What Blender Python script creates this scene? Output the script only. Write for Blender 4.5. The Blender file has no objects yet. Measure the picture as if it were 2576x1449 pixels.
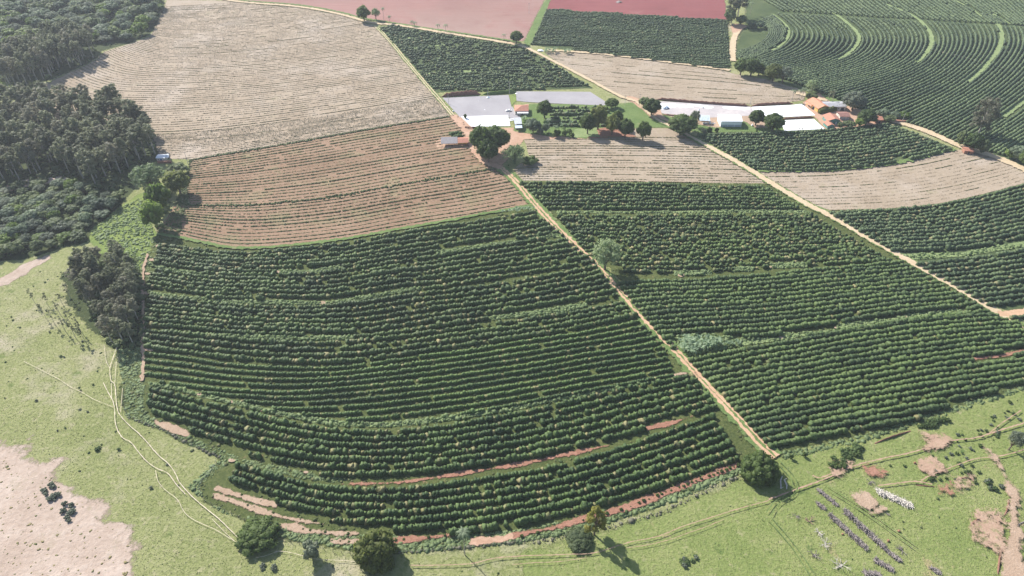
import bpy, bmesh, math, random
import numpy as np
from mathutils import Vector, Matrix
from mathutils.geometry import tessellate_polygon

random.seed(7)
RNG = np.random.default_rng(11)
R = math.radians
scene = bpy.context.scene
COL = scene.collection

# ------------------------------------------------------------------ camera, world, sun, exposure
CAM_H, PITCH, FOC = 230.0, R(39.0), 1803.0          # FOC in units of a 2575-wide frame
cam_data = bpy.data.cameras.new('camera')
cam = bpy.data.objects.new('camera', cam_data)
COL.objects.link(cam)
cam.location = (0, 0, CAM_H)
cam.rotation_euler = (R(90) - PITCH, 0, 0)
cam_data.sensor_width = 36.0
cam_data.lens = 36.0 * FOC / 2575.0
cam_data.clip_start = 1.0
cam_data.clip_end = 12000.0
scene.camera = cam

SUN_EL, SUN_AZ = R(39.0), R(-44.0)                   # azimuth clockwise from +Y (sun behind the far left)
world = bpy.data.worlds.new('World')
scene.world = world
world.use_nodes = True
wn, wl = world.node_tree.nodes, world.node_tree.links
wn.clear()
sky = wn.new('ShaderNodeTexSky')
sky.sky_type = 'NISHITA'
sky.sun_disc = False
sky.sun_elevation = SUN_EL
sky.sun_rotation = SUN_AZ
bg = wn.new('ShaderNodeBackground')
bg.inputs['Strength'].default_value = 0.105
wo = wn.new('ShaderNodeOutputWorld')
wl.new(sky.outputs[0], bg.inputs[0])
wl.new(bg.outputs[0], wo.inputs[0])
sun_d = bpy.data.lights.new('sun', 'SUN')
sun_d.energy = 5.0
sun_d.angle = R(0.53)
sun_d.color = (1.0, 0.955, 0.89)
sun = bpy.data.objects.new('sun', sun_d)
COL.objects.link(sun)
sdir = Vector((math.sin(SUN_AZ) * math.cos(SUN_EL), math.cos(SUN_AZ) * math.cos(SUN_EL), math.sin(SUN_EL)))
sun.rotation_euler = sdir.to_track_quat('Z', 'Y').to_euler()
sun.location = (-200, 400, 400)
scene.view_settings.view_transform = 'Standard'
scene.view_settings.look = 'None'
scene.view_settings.gamma = 1.0
scene.view_settings.use_curve_mapping = False
scene.view_settings.exposure = 0.86

# ------------------------------------------------------------------ helpers: survey points -> ground
cP, sP = math.cos(PITCH), math.sin(PITCH)


def G(x, y, z=0.0):
    """a point of the survey photograph (2575-wide units) on the level z"""
    u, v = (x - 1287.5) / FOC, -(y - 724.5) / FOC
    d = (u, cP + v * sP, -sP + v * cP)
    t = (z - CAM_H) / d[2]
    return (d[0] * t, d[1] * t)


def GP(pts, z=0.0):
    return np.array([G(a, b, z) for a, b in pts])


def scale_at(y):
    """survey units per metre across, for ground at row y"""
    v = -(y - 724.5) / FOC
    d = -sP + v * cP
    return FOC / (-CAM_H / d)


def height_of(x, yb, yt):
    bx, by = G(x, yb)
    lo, hi = 0.0, 60.0
    for _ in range(40):
        m = (lo + hi) / 2
        zc = by * cP + (CAM_H - m) * sP
        up = by * sP - (CAM_H - m) * cP
        if 724.5 - FOC * up / zc > yt:
            lo = m
        else:
            hi = m
    return lo


def C(i, j, pts):                     # survey sheets of 1000x750 (3 units per unit)
    return [(643.9 * i + a / 3.0, 482.9 * j + b / 3.0) for a, b in pts]


def Q(ox, oy, s, pts):
    return [(ox + a / s, oy + b / s) for a, b in pts]


def C5(pts): return Q(1094.6, 212.5, 6.667, pts)
def C6(pts): return Q(1416.6, 218.9, 6.667, pts)
def C7(pts): return Q(1609.8, 218.9, 6.667, pts)
def C8(pts): return Q(1931.7, 193.2, 6.667, pts)


ORD1 = 'zeroth first second third fourth fifth sixth seventh eighth ninth tenth eleventh twelfth thirteenth fourteenth fifteenth sixteenth seventeenth eighteenth nineteenth'.split()
TENS = {2: 'twenty', 3: 'thirty', 4: 'forty', 5: 'fifty', 6: 'sixty', 7: 'seventy', 8: 'eighty', 9: 'ninety'}


def ordinal(n):
    if n < 20:
        return ORD1[n]
    t, u = divmod(n, 10)
    if u == 0:
        return TENS[t][:-1] + 'ieth'
    return TENS[t] + '-' + ORD1[u]


# ------------------------------------------------------------------ helpers: objects
def tag(o, label=None, cat=None, group=None, kind=None):
    if label: o['label'] = label
    if cat: o['category'] = cat
    if group: o['group'] = group
    if kind: o['kind'] = kind
    return o


def link(o, parent=None):
    COL.objects.link(o)
    if parent is not None:
        o.parent = parent
    return o


def empty(name, loc=(0, 0, 0), rz=0.0, scale=(1, 1, 1)):
    o = bpy.data.objects.new(name, None)
    o.location = loc
    o.rotation_euler = (0, 0, rz)
    o.scale = scale
    o.empty_display_size = 0.5
    return link(o)


def np_mesh(name, verts, faces, mat, attr=None):
    """faces: (n,k) int array with k = 3 or 4, or a list of such arrays"""
    me = bpy.data.meshes.new(name)
    verts = np.asarray(verts, dtype=np.float32).reshape(-1, 3)
    fl = [np.asarray(f, dtype=np.int32) for f in (faces if isinstance(faces, list) else [faces]) if len(f)]
    me.vertices.add(len(verts))
    me.vertices.foreach_set('co', verts.ravel())
    loops = np.concatenate([f.ravel() for f in fl])
    starts, s = [], 0
    for f in fl:
        k = f.shape[1]
        starts.append(np.arange(len(f), dtype=np.int32) * k + s)
        s += f.size
    starts = np.concatenate(starts)
    me.loops.add(len(loops))
    me.loops.foreach_set('vertex_index', loops)
    me.polygons.add(len(starts))
    me.polygons.foreach_set('loop_start', starts)
    if attr is not None:
        a = me.attributes.new('tone', 'FLOAT', 'POINT')
        a.data.foreach_set('value', np.asarray(attr, dtype=np.float32))
    me.update(calc_edges=True)
    if mat is not None:
        for m in (mat if isinstance(mat, (list, tuple)) else [mat]):
            me.materials.append(m)
    return me


def np_obj(name, verts, faces, mat, parent=None, attr=None, loc=None):
    o = bpy.data.objects.new(name, np_mesh(name, verts, faces, mat, attr))
    if loc is not None:
        o.location = loc
    return link(o, parent)


class Mesh:
    """collects simple solids, becomes ONE mesh object"""
    def __init__(s):
        s.v, s.f = [], []

    def face(s, pts):
        n = len(s.v)
        s.v += [tuple(p) for p in pts]
        s.f.append(list(range(n, n + len(pts))))
        return s

    def box(s, c, d, rz=0.0):
        n = len(s.v)
        ca, sa = math.cos(rz), math.sin(rz)
        for dz in (-.5, .5):
            for dx, dy in ((-.5, -.5), (.5, -.5), (.5, .5), (-.5, .5)):
                x, y = dx * d[0], dy * d[1]
                s.v.append((c[0] + x * ca - y * sa, c[1] + x * sa + y * ca, c[2] + dz * d[2]))
        for q in ((0, 3, 2, 1), (4, 5, 6, 7), (0, 1, 5, 4), (1, 2, 6, 5), (2, 3, 7, 6), (3, 0, 4, 7)):
            s.f.append([n + i for i in q])
        return s

    def slab(s, pts, z0, z1):
        """prism over a polygon; z0/z1 number or list"""
        k = len(pts)
        a = z0 if isinstance(z0, (list, tuple)) else [z0] * k
        b = z1 if isinstance(z1, (list, tuple)) else [z1] * k
        n = len(s.v)
        s.v += [(p[0], p[1], a[i]) for i, p in enumerate(pts)] + [(p[0], p[1], b[i]) for i, p in enumerate(pts)]
        s.f.append([n + i for i in range(k)][::-1])
        s.f.append([n + k + i for i in range(k)])
        for i in range(k):
            j = (i + 1) % k
            s.f.append([n + i, n + j, n + k + j, n + k + i])
        return s

    def tube(s, pts, rad, sides=5):
        pts = [Vector(p) for p in pts]
        n0 = len(s.v)
        for i, p in enumerate(pts):
            t = (pts[min(i + 1, len(pts) - 1)] - pts[max(i - 1, 0)])
            t = t.normalized() if t.length > 1e-6 else Vector((0, 0, 1))
            a = t.cross(Vector((0.31, 0.9, 0.2))).normalized()
            b = t.cross(a)
            r = rad[i] if isinstance(rad, (list, tuple)) else rad
            for k in range(sides):
                w = 2 * math.pi * k / sides
                s.v.append(tuple(p + (a * math.cos(w) + b * math.sin(w)) * r))
        for i in range(len(pts) - 1):
            for k in range(sides):
                k2 = (k + 1) % sides
                s.f.append([n0 + i * sides + k, n0 + i * sides + k2, n0 + (i + 1) * sides + k2, n0 + (i + 1) * sides + k])
        s.f.append([n0 + k for k in range(sides)][::-1])
        s.f.append([n0 + (len(pts) - 1) * sides + k for k in range(sides)])
        return s

    def build(s, name, mat, parent=None, loc=None):
        me = bpy.data.meshes.new(name)
        me.from_pydata(s.v, [], s.f)
        if mat is not None:
            me.materials.append(mat)
        o = bpy.data.objects.new(name, me)
        if loc is not None:
            o.location = loc
        return link(o, parent)

    def mesh(s, name, mat):
        me = bpy.data.meshes.new(name)
        me.from_pydata(s.v, [], s.f)
        me.materials.append(mat)
        return me


# ------------------------------------------------------------------ materials
def new_mat(name):
    m = bpy.data.materials.new(name)
    m.use_nodes = True
    nt = m.node_tree
    nt.nodes.clear()
    out = nt.nodes.new('ShaderNodeOutputMaterial')
    b = nt.nodes.new('ShaderNodeBsdfPrincipled')
    nt.links.new(b.outputs[0], out.inputs[0])
    return m, nt, b


def _noise(nt, vec, scale, detail=3.0, rough=0.6):
    n = nt.nodes.new('ShaderNodeTexNoise')
    n.inputs['Scale'].default_value = scale
    n.inputs['Detail'].default_value = detail
    n.inputs['Roughness'].default_value = rough
    nt.links.new(vec, n.inputs['Vector'])
    return n.outputs['Fac']


def _ramp(nt, fac, stops):
    r = nt.nodes.new('ShaderNodeValToRGB')
    e = r.color_ramp.elements
    while len(e) > 1:
        e.remove(e[-1])
    e[0].position, e[0].color = stops[0][0], (*stops[0][1], 1)
    for p, c in stops[1:]:
        k = e.new(p)
        k.color = (*c, 1)
    nt.links.new(fac, r.inputs[0])
    return r.outputs[0]


def _math(nt, op, a, b):
    m = nt.nodes.new('ShaderNodeMath')
    m.operation = op
    for i, x in enumerate((a, b)):
        if isinstance(x, (int, float)):
            m.inputs[i].default_value = x
        else:
            nt.links.new(x, m.inputs[i])
    return m.outputs[0]


def _mix(nt, fac, a, b):
    m = nt.nodes.new('ShaderNodeMix')
    m.data_type = 'RGBA'
    if isinstance(fac, (int, float)):
        m.inputs[0].default_value = fac
    else:
        nt.links.new(fac, m.inputs[0])
    for i, x in ((6, a), (7, b)):
        if isinstance(x, tuple):
            m.inputs[i].default_value = (*x, 1)
        else:
            nt.links.new(x, m.inputs[i])
    return m.outputs[2]


def ground_mat(name, stops, s1=0.05, s2=0.9, w2=0.5, rough=0.95, bump=0.25, patch=None, edge=0.55, stretch=None):
    """soil/grass: big patches (s1) plus fine grain (s2); patch = (colour, scale, low, high)"""
    m, nt, b = new_mat(name)
    geo = nt.nodes.new('ShaderNodeNewGeometry')
    pos = geo.outputs['Position']
    if stretch:
        mp = nt.nodes.new('ShaderNodeMapping')
        mp.inputs['Scale'].default_value = stretch[:3]
        mp.inputs['Rotation'].default_value = (0, 0, stretch[3] if len(stretch) > 3 else 0)
        nt.links.new(pos, mp.inputs[0])
        pos2 = mp.outputs[0]
    else:
        pos2 = pos
    big = _noise(nt, pos, s1, 4.0, 0.65)
    small = _noise(nt, pos2, s2, 4.0, 0.75)
    fac = _math(nt, 'ADD', _math(nt, 'MULTIPLY', big, 1 - w2), _math(nt, 'MULTIPLY', small, w2))
    col = _ramp(nt, fac, stops)
    if patch:
        for c, sc, lo, hi in patch:
            pn = _noise(nt, pos, sc, 5.0, 0.7)
            pf = _ramp(nt, pn, [(lo, (0, 0, 0)), (hi, (1, 1, 1))])
            col = _mix(nt, pf, col, c)
    nt.links.new(col, b.inputs['Base Color'])
    b.inputs['Roughness'].default_value = rough
    b.inputs['Specular IOR Level'].default_value = 0.1
    if bump:
        bn = nt.nodes.new('ShaderNodeBump')
        bn.inputs['Strength'].default_value = bump
        bn.inputs['Distance'].default_value = 0.6
        nt.links.new(small, bn.inputs['Height'])
        nt.links.new(bn.outputs[0], b.inputs['Normal'])
    # ragged borders: the sheet thins out where its 'tone' falls below the grain of the soil
    at = nt.nodes.new('ShaderNodeAttribute')
    at.attribute_name = 'tone'
    g1 = _noise(nt, pos, edge, 5.0, 0.7)
    al = _math(nt, 'ADD', at.outputs['Fac'], _math(nt, 'MULTIPLY', _math(nt, 'SUBTRACT', g1, 0.5), 3.4))
    al = _math(nt, 'MULTIPLY', _math(nt, 'ADD', al, 0.25), 2.0)
    al.node.use_clamp = True
    nt.links.new(al, b.inputs['Alpha'])
    return m


def leaf_mat(name, dark, light, dry=None, scale=0.6, rough=0.6, bump=0.5, fine=2.6, thin=0.0):
    """foliage: tone varies by plant (random, tone attribute) and by clump noise"""
    m, nt, b = new_mat(name)
    geo = nt.nodes.new('ShaderNodeNewGeometry')
    oi = nt.nodes.new('ShaderNodeObjectInfo')
    at = nt.nodes.new('ShaderNodeAttribute')
    at.attribute_name = 'tone'
    n1 = _noise(nt, geo.outputs['Position'], scale, 3.0, 0.7)
    n2 = _noise(nt, geo.outputs['Position'], fine, 2.0, 0.7)
    n0 = _noise(nt, geo.outputs['Position'], 0.045, 3.0, 0.6)
    f = _math(nt, 'ADD', _math(nt, 'MULTIPLY', n1, 0.40), _math(nt, 'MULTIPLY', n2, 0.60))
    f = _math(nt, 'ADD', f, _math(nt, 'MULTIPLY', _math(nt, 'SUBTRACT', n0, 0.5), 0.45))
    f = _math(nt, 'ADD', f, _math(nt, 'MULTIPLY', _math(nt, 'SUBTRACT', oi.outputs['Random'], 0.5), 0.16))
    col = _ramp(nt, f, [(0.34, dark), (0.64, light)])
    if dry:
        col = _mix(nt, at.outputs['Fac'], col, dry)
    nt.links.new(col, b.inputs['Base Color'])
    b.inputs['Roughness'].default_value = rough
    b.inputs['Specular IOR Level'].default_value = 0.25
    if bump:
        bn = nt.nodes.new('ShaderNodeBump')
        bn.inputs['Strength'].default_value = bump
        bn.inputs['Distance'].default_value = 0.3
        nt.links.new(n2, bn.inputs['Height'])
        nt.links.new(bn.outputs[0], b.inputs['Normal'])
    if thin:                                  # light passing through thin leaves
        tr = nt.nodes.new('ShaderNodeBsdfTranslucent')
        hs = nt.nodes.new('ShaderNodeHueSaturation')
        hs.inputs['Value'].default_value = 1.5
        hs.inputs['Saturation'].default_value = 1.1
        nt.links.new(col, hs.inputs['Color'])
        nt.links.new(hs.outputs[0], tr.inputs['Color'])
        mx = nt.nodes.new('ShaderNodeMixShader')
        mx.inputs[0].default_value = thin
        nt.links.new(b.outputs[0], mx.inputs[1])
        nt.links.new(tr.outputs[0], mx.inputs[2])
        out = [n for n in nt.nodes if n.type == 'OUTPUT_MATERIAL'][0]
        nt.links.new(mx.outputs[0], out.inputs[0])
    return m


def plain_mat(name, col, col2=None, scale=1.5, rough=0.7, metal=0.0, bump=0.0):
    m, nt, b = new_mat(name)
    geo = nt.nodes.new('ShaderNodeNewGeometry')
    n = _noise(nt, geo.outputs['Position'], scale, 4.0, 0.65)
    c2 = col2 or tuple(min(1, c * 0.82) for c in col)
    nt.links.new(_ramp(nt, n, [(0.35, c2), (0.62, col)]), b.inputs['Base Color'])
    b.inputs['Roughness'].default_value = rough
    b.inputs['Metallic'].default_value = metal
    if bump:
        bn = nt.nodes.new('ShaderNodeBump')
        bn.inputs['Strength'].default_value = bump
        nt.links.new(n, bn.inputs['Height'])
        nt.links.new(bn.outputs[0], b.inputs['Normal'])
    return m


def tile_mat(name, col, col2, freq=2.2, axis=0):
    """roofing in courses: narrow waves across"""
    m, nt, b = new_mat(name)
    tc = nt.nodes.new('ShaderNodeTexCoord')
    w = nt.nodes.new('ShaderNodeTexWave')
    w.bands_direction = 'X' if axis == 0 else 'Y'
    w.inputs['Scale'].default_value = freq
    w.inputs['Distortion'].default_value = 0.6
    nt.links.new(tc.outputs['Object'], w.inputs['Vector'])
    n = _noise(nt, tc.outputs['Object'], 0.8, 4.0, 0.7)
    f = _math(nt, 'ADD', _math(nt, 'MULTIPLY', w.outputs['Fac'], 0.35), _math(nt, 'MULTIPLY', n, 0.65))
    nt.links.new(_ramp(nt, f, [(0.3, col2), (0.62, col)]), b.inputs['Base Color'])
    b.inputs['Roughness'].default_value = 0.8
    bn = nt.nodes.new('ShaderNodeBump')
    bn.inputs['Strength'].default_value = 0.6
    bn.inputs['Distance'].default_value = 0.1
    nt.links.new(w.outputs['Fac'], bn.inputs['Height'])
    nt.links.new(bn.outputs[0], b.inputs['Normal'])
    return m


M = {}
M['pasture'] = ground_mat('pasture grass', [(0.30, (0.12, 0.15, 0.05)), (0.45, (0.19, 0.21, 0.08)), (0.56, (0.255, 0.262, 0.12)), (0.70, (0.33, 0.31, 0.19))],
                          0.022, 0.75, 0.6, patch=[((0.375, 0.33, 0.24), 0.028, 0.54, 0.72), ((0.115, 0.155, 0.045), 0.10, 0.60, 0.72), ((0.30, 0.285, 0.16), 0.25, 0.56, 0.66)], bump=1.0)
M['pasture_green'] = ground_mat('lush pasture', [(0.30, (0.10, 0.155, 0.04)), (0.5, (0.165, 0.215, 0.06)), (0.72, (0.25, 0.27, 0.10))],
                                0.04, 0.9, 0.5, patch=[((0.21, 0.27, 0.07), 0.12, 0.55, 0.7)], bump=0.8)
M['red_pasture'] = ground_mat('eroded pasture', [(0.30, (0.11, 0.15, 0.042)), (0.46, (0.17, 0.21, 0.066)), (0.58, (0.225, 0.245, 0.095)), (0.72, (0.30, 0.29, 0.15))],
                              0.04, 0.8, 0.6, patch=[((0.36, 0.25, 0.165), 0.05, 0.62, 0.76), ((0.085, 0.13, 0.038), 0.14, 0.60, 0.70), ((0.28, 0.27, 0.14), 0.3, 0.58, 0.68)], bump=1.0)
M['sand'] = ground_mat('bare sandy soil', [(0.28, (0.255, 0.195, 0.15)), (0.46, (0.36, 0.28, 0.225)), (0.62, (0.43, 0.35, 0.29)), (0.76, (0.49, 0.41, 0.35))],
                       0.06, 0.45, 0.5, patch=[((0.245, 0.215, 0.135), 0.07, 0.56, 0.78), ((0.48, 0.40, 0.34), 0.03, 0.52, 0.7)], bump=0.7, edge=0.16)
M['tan'] = ground_mat('dry tan soil', [(0.32, (0.225, 0.175, 0.122)), (0.50, (0.31, 0.248, 0.182)), (0.68, (0.375, 0.308, 0.235))],
                      0.03, 0.55, 0.55, patch=[((0.22, 0.205, 0.115), 0.06, 0.60, 0.78), ((0.37, 0.31, 0.25), 0.02, 0.5, 0.7)], bump=0.5)
M['redrow'] = ground_mat('reddish furrow soil', [(0.32, (0.175, 0.112, 0.07)), (0.5, (0.25, 0.165, 0.11)), (0.68, (0.315, 0.22, 0.152))],
                         0.02, 0.6, 0.5, patch=[((0.225, 0.195, 0.11), 0.05, 0.52, 0.72)], bump=0.5)
M['redfield'] = ground_mat('red ploughed soil', [(0.32, (0.165, 0.056, 0.056)), (0.5, (0.215, 0.074, 0.074)), (0.68, (0.26, 0.10, 0.098))],
                           0.012, 0.25, 0.4, patch=[((0.30, 0.165, 0.145), 0.02, 0.62, 0.8), ((0.15, 0.05, 0.05), 0.006, 0.5, 0.7)], stretch=(0.08, 1.0, 1.0, 0.05))
M['pinkfield'] = ground_mat('pink ploughed soil', [(0.32, (0.215, 0.115, 0.098)), (0.5, (0.275, 0.152, 0.132)), (0.68, (0.325, 0.195, 0.17))],
                            0.008, 0.25, 0.4, patch=[((0.32, 0.24, 0.20), 0.010, 0.46, 0.68), ((0.21, 0.10, 0.09), 0.005, 0.5, 0.66)], stretch=(0.07, 1.0, 1.0, -0.25))
M['weedsoil'] = ground_mat('weedy orchard floor', [(0.30, (0.032, 0.046, 0.016)), (0.46, (0.062, 0.080, 0.026)), (0.60, (0.105, 0.120, 0.042)), (0.74, (0.20, 0.16, 0.09))],
                           0.03, 0.8, 0.65, patch=[((0.29, 0.18, 0.11), 0.25, 0.64, 0.74)], bump=0.6)
M['weedfar'] = ground_mat('grassy orchard floor', [(0.30, (0.035, 0.055, 0.024)), (0.5, (0.065, 0.09, 0.038)), (0.72, (0.12, 0.14, 0.06))], 0.04, 0.6, 0.5)
M['verge'] = ground_mat('green verge', [(0.30, (0.075, 0.12, 0.04)), (0.5, (0.125, 0.18, 0.06)), (0.7, (0.19, 0.235, 0.095))], 0.1, 1.1, 0.6,
                        patch=[((0.30, 0.26, 0.155), 0.14, 0.62, 0.76)], bump=0.8)
M['strip'] = ground_mat('terrace grass', [(0.30, (0.14, 0.195, 0.075)), (0.5, (0.21, 0.265, 0.115)), (0.7, (0.29, 0.335, 0.17))], 0.15, 1.2, 0.6,
                        patch=[((0.32, 0.27, 0.17), 0.2, 0.64, 0.76)], bump=0.8)
M['redstrip'] = ground_mat('fresh red earth', [(0.3, (0.235, 0.115, 0.075)), (0.5, (0.31, 0.16, 0.11)), (0.7, (0.385, 0.225, 0.16))], 0.2, 1.4, 0.6, bump=0.8)
M['palestrip'] = ground_mat('pale bare earth', [(0.3, (0.285, 0.195, 0.135)), (0.5, (0.36, 0.26, 0.185)), (0.7, (0.44, 0.335, 0.255))], 0.2, 1.3, 0.6, bump=0.6)
M['dirt'] = ground_mat('dirt road earth', [(0.3, (0.34, 0.215, 0.13)), (0.5, (0.46, 0.305, 0.195)), (0.7, (0.57, 0.41, 0.28))], 0.1, 1.1, 0.6, bump=0.3)
M['tandirt'] = ground_mat('pale track earth', [(0.3, (0.37, 0.29, 0.18)), (0.5, (0.47, 0.37, 0.245)), (0.7, (0.56, 0.46, 0.33))], 0.1, 1.1, 0.6, bump=0.3)
M['yard'] = ground_mat('orange yard earth', [(0.3, (0.31, 0.185, 0.12)), (0.5, (0.41, 0.265, 0.185)), (0.7, (0.50, 0.355, 0.265))], 0.09, 0.8, 0.6, bump=0.4)
M['trail'] = ground_mat('cattle trail dust', [(0.3, (0.44, 0.37, 0.26)), (0.5, (0.55, 0.475, 0.36)), (0.7, (0.62, 0.55, 0.44))], 0.2, 1.5, 0.5, bump=0.2)
M['redtrail'] = ground_mat('reddish trail dust', [(0.3, (0.27, 0.175, 0.12)), (0.5, (0.36, 0.245, 0.175)), (0.7, (0.43, 0.31, 0.23))], 0.2, 1.3, 0.6, patch=[((0.20, 0.205, 0.09), 0.3, 0.55, 0.68)], bump=0.4)
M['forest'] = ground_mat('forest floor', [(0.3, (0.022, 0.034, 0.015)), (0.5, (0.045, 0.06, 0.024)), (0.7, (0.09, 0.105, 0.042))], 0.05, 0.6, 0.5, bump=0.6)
M['concrete'] = ground_mat('patio concrete', [(0.3, (0.255, 0.24, 0.25)), (0.5, (0.30, 0.285, 0.295)), (0.7, (0.345, 0.33, 0.335))], 0.06, 1.5, 0.4, bump=0.05, rough=0.8)
M['concrete_light'] = ground_mat('dusty patio concrete', [(0.3, (0.32, 0.295, 0.30)), (0.5, (0.41, 0.375, 0.37)), (0.68, (0.56, 0.50, 0.475))], 0.06, 0.8, 0.45, bump=0.05, rough=0.8, stretch=(0.3, 1, 1))
M['bank'] = ground_mat('cut earth bank', [(0.3, (0.15, 0.075, 0.055)), (0.5, (0.21, 0.11, 0.08)), (0.7, (0.28, 0.155, 0.115))], 0.2, 1.4, 0.6, bump=0.8)
M['coffee'] = leaf_mat('coffee leaves', (0.017, 0.040, 0.013), (0.088, 0.135, 0.038), (0.25, 0.215, 0.10))
M['coffee_neat'] = leaf_mat('young coffee leaves', (0.018, 0.046, 0.013), (0.095, 0.155, 0.04), (0.25, 0.215, 0.10))
M['coffee_far'] = leaf_mat('far coffee leaves', (0.022, 0.046, 0.020), (0.095, 0.135, 0.055), (0.23, 0.20, 0.10), scale=0.35)
M['euc'] = leaf_mat('eucalyptus leaves', (0.075, 0.088, 0.052), (0.25, 0.265, 0.165), (0.15, 0.14, 0.05), bump=0.3, thin=0.5)
M['euc_grey'] = leaf_mat('grey eucalyptus leaves', (0.1, 0.105, 0.07), (0.3, 0.29, 0.21), bump=0.3, thin=0.5)
M['mango'] = leaf_mat('dense evergreen leaves', (0.028, 0.056, 0.017), (0.145, 0.2, 0.06), bump=0.3, thin=0.5)
M['mango_gold'] = leaf_mat('golden evergreen leaves', (0.055, 0.08, 0.02), (0.225, 0.25, 0.08), bump=0.3, thin=0.5)
M['scrub'] = leaf_mat('woodland leaves', (0.06, 0.09, 0.042), (0.21, 0.25, 0.115), bump=0.3, scale=0.3, thin=0.5)
M['scrub_blue'] = leaf_mat('bluish woodland leaves', (0.06, 0.092, 0.06), (0.205, 0.255, 0.16), bump=0.3, scale=0.3, thin=0.5)
M['bright'] = leaf_mat('bright green leaves', (0.06, 0.105, 0.022), (0.19, 0.26, 0.065), bump=0.3, thin=0.5)
M['silver'] = leaf_mat('silvery leaves', (0.1, 0.125, 0.09), (0.26, 0.29, 0.21), bump=0.3, thin=0.5)
M['feather'] = leaf_mat('feathery leaves', (0.12, 0.17, 0.085), (0.32, 0.38, 0.21), bump=0.3, thin=0.5)
M['yellow'] = leaf_mat('yellow-green leaves', (0.14, 0.145, 0.03), (0.36, 0.34, 0.1), bump=0.3, thin=0.5)
M['banana'] = leaf_mat('banana leaves', (0.13, 0.2, 0.11), (0.34, 0.42, 0.27), bump=0.1, thin=0.5)  # whitish gloss highlights are put into the leaf colour itself
M['palm'] = leaf_mat('palm fronds', (0.11, 0.155, 0.09), (0.28, 0.33, 0.21), bump=0.1, thin=0.5)
M['weed'] = leaf_mat('weed leaves', (0.06, 0.105, 0.036), (0.165, 0.225, 0.085), (0.30, 0.27, 0.13), scale=0.25, bump=0.2, thin=0.5)
M['weedrow'] = leaf_mat('weed row leaves', (0.06, 0.09, 0.036), (0.145, 0.19, 0.08), (0.27, 0.23, 0.12), scale=0.15, bump=0.2, thin=0.5)
M['grassblade'] = leaf_mat('pasture tuft', (0.13, 0.16, 0.05), (0.235, 0.255, 0.1), (0.34, 0.30, 0.15), scale=0.1, bump=0, thin=0.5)
M['stripgrass'] = leaf_mat('terrace tuft', (0.17, 0.235, 0.1), (0.34, 0.41, 0.21), scale=0.2, bump=0, thin=0.5)
M['stub'] = leaf_mat('pruned stump', (0.085, 0.075, 0.045), (0.17, 0.145, 0.095), scale=0.3, bump=0)
M['stubred'] = leaf_mat('reddish stump', (0.11, 0.065, 0.042), (0.2, 0.12, 0.08), scale=0.3, bump=0)
M['bark'] = plain_mat('bark', (0.16, 0.12, 0.09), (0.09, 0.065, 0.05), 2.0, 0.9)
M['palebark'] = plain_mat('pale bark', (0.42, 0.38, 0.33), (0.25, 0.22, 0.18), 0.9, 0.85)
M['deadwood'] = plain_mat('grey dead wood', (0.27, 0.235, 0.22), (0.15, 0.125, 0.115), 1.2, 0.9)
M['palewood'] = plain_mat('bleached dead wood', (0.62, 0.57, 0.50), (0.42, 0.38, 0.33), 1.2, 0.9)
M['rustwood'] = plain_mat('rusty dead twigs', (0.36, 0.24, 0.18), (0.22, 0.15, 0.11), 1.2, 0.9)
M['post'] = plain_mat('weathered post', (0.20, 0.17, 0.14), (0.11, 0.09, 0.08), 2.0, 0.9)
M['pole'] = plain_mat('concrete pole', (0.48, 0.46, 0.44), None, 1.0, 0.8)
M['white'] = plain_mat('white sheet', (0.86, 0.86, 0.87), (0.80, 0.80, 0.81), 0.2, 0.7)
M['whitewall'] = plain_mat('white painted metal', (0.80, 0.81, 0.82), (0.72, 0.73, 0.75), 0.4, 0.5)
M['greywall'] = plain_mat('grey cladding', (0.42, 0.45, 0.48), (0.36, 0.39, 0.42), 0.5, 0.6)
M['metal'] = tile_mat('corrugated grey roof', (0.42, 0.42, 0.44), (0.27, 0.27, 0.29), 1.2)
M['darkmetal'] = tile_mat('old fibre-cement roof', (0.27, 0.25, 0.26), (0.16, 0.15, 0.16), 1.2)
M['brightmetal'] = tile_mat('shiny corrugated roof', (0.62, 0.64, 0.67), (0.20, 0.22, 0.25), 0.7)
M['tile'] = tile_mat('terracotta tiles', (0.52, 0.24, 0.16), (0.34, 0.14, 0.09), 1.6)
M['tile_orange'] = tile_mat('new orange tiles', (0.66, 0.31, 0.19), (0.52, 0.22, 0.13), 1.6)
M['tile_old'] = tile_mat('weathered tiles', (0.38, 0.19, 0.15), (0.22, 0.10, 0.08), 1.6)
M['yellowwall'] = plain_mat('yellow plaster', (0.68, 0.43, 0.14), (0.58, 0.36, 0.11), 0.6, 0.8)
M['greenwall'] = plain_mat('sea green plaster', (0.13, 0.27, 0.22), (0.10, 0.21, 0.17), 0.6, 0.8)
M['creamwall'] = plain_mat('cream plaster', (0.62, 0.58, 0.50), (0.50, 0.46, 0.39), 0.6, 0.85)
M['brickwall'] = plain_mat('bare brick', (0.34, 0.17, 0.11), (0.24, 0.11, 0.075), 1.5, 0.9)
M['dark'] = plain_mat('dark opening', (0.025, 0.025, 0.03), None, 1.0, 0.6)
M['glass'] = plain_mat('window glass', (0.06, 0.08, 0.10), None, 1.0, 0.12)
M['blue'] = plain_mat('blue sheet', (0.08, 0.17, 0.40), None, 1.0, 0.6)
M['bluewhite'] = plain_mat('pale blue tarpaulin', (0.60, 0.68, 0.78), (0.48, 0.57, 0.68), 0.5, 0.5)
M['carpaint'] = plain_mat('white car paint', (0.80, 0.80, 0.82), (0.78, 0.78, 0.80), 0.3, 0.25)
M['tyre'] = plain_mat('tyre rubber', (0.03, 0.03, 0.03), None, 2.0, 0.85)
M['steel'] = plain_mat('dull steel', (0.35, 0.36, 0.38), None, 1.0, 0.45, 0.6)
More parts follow.
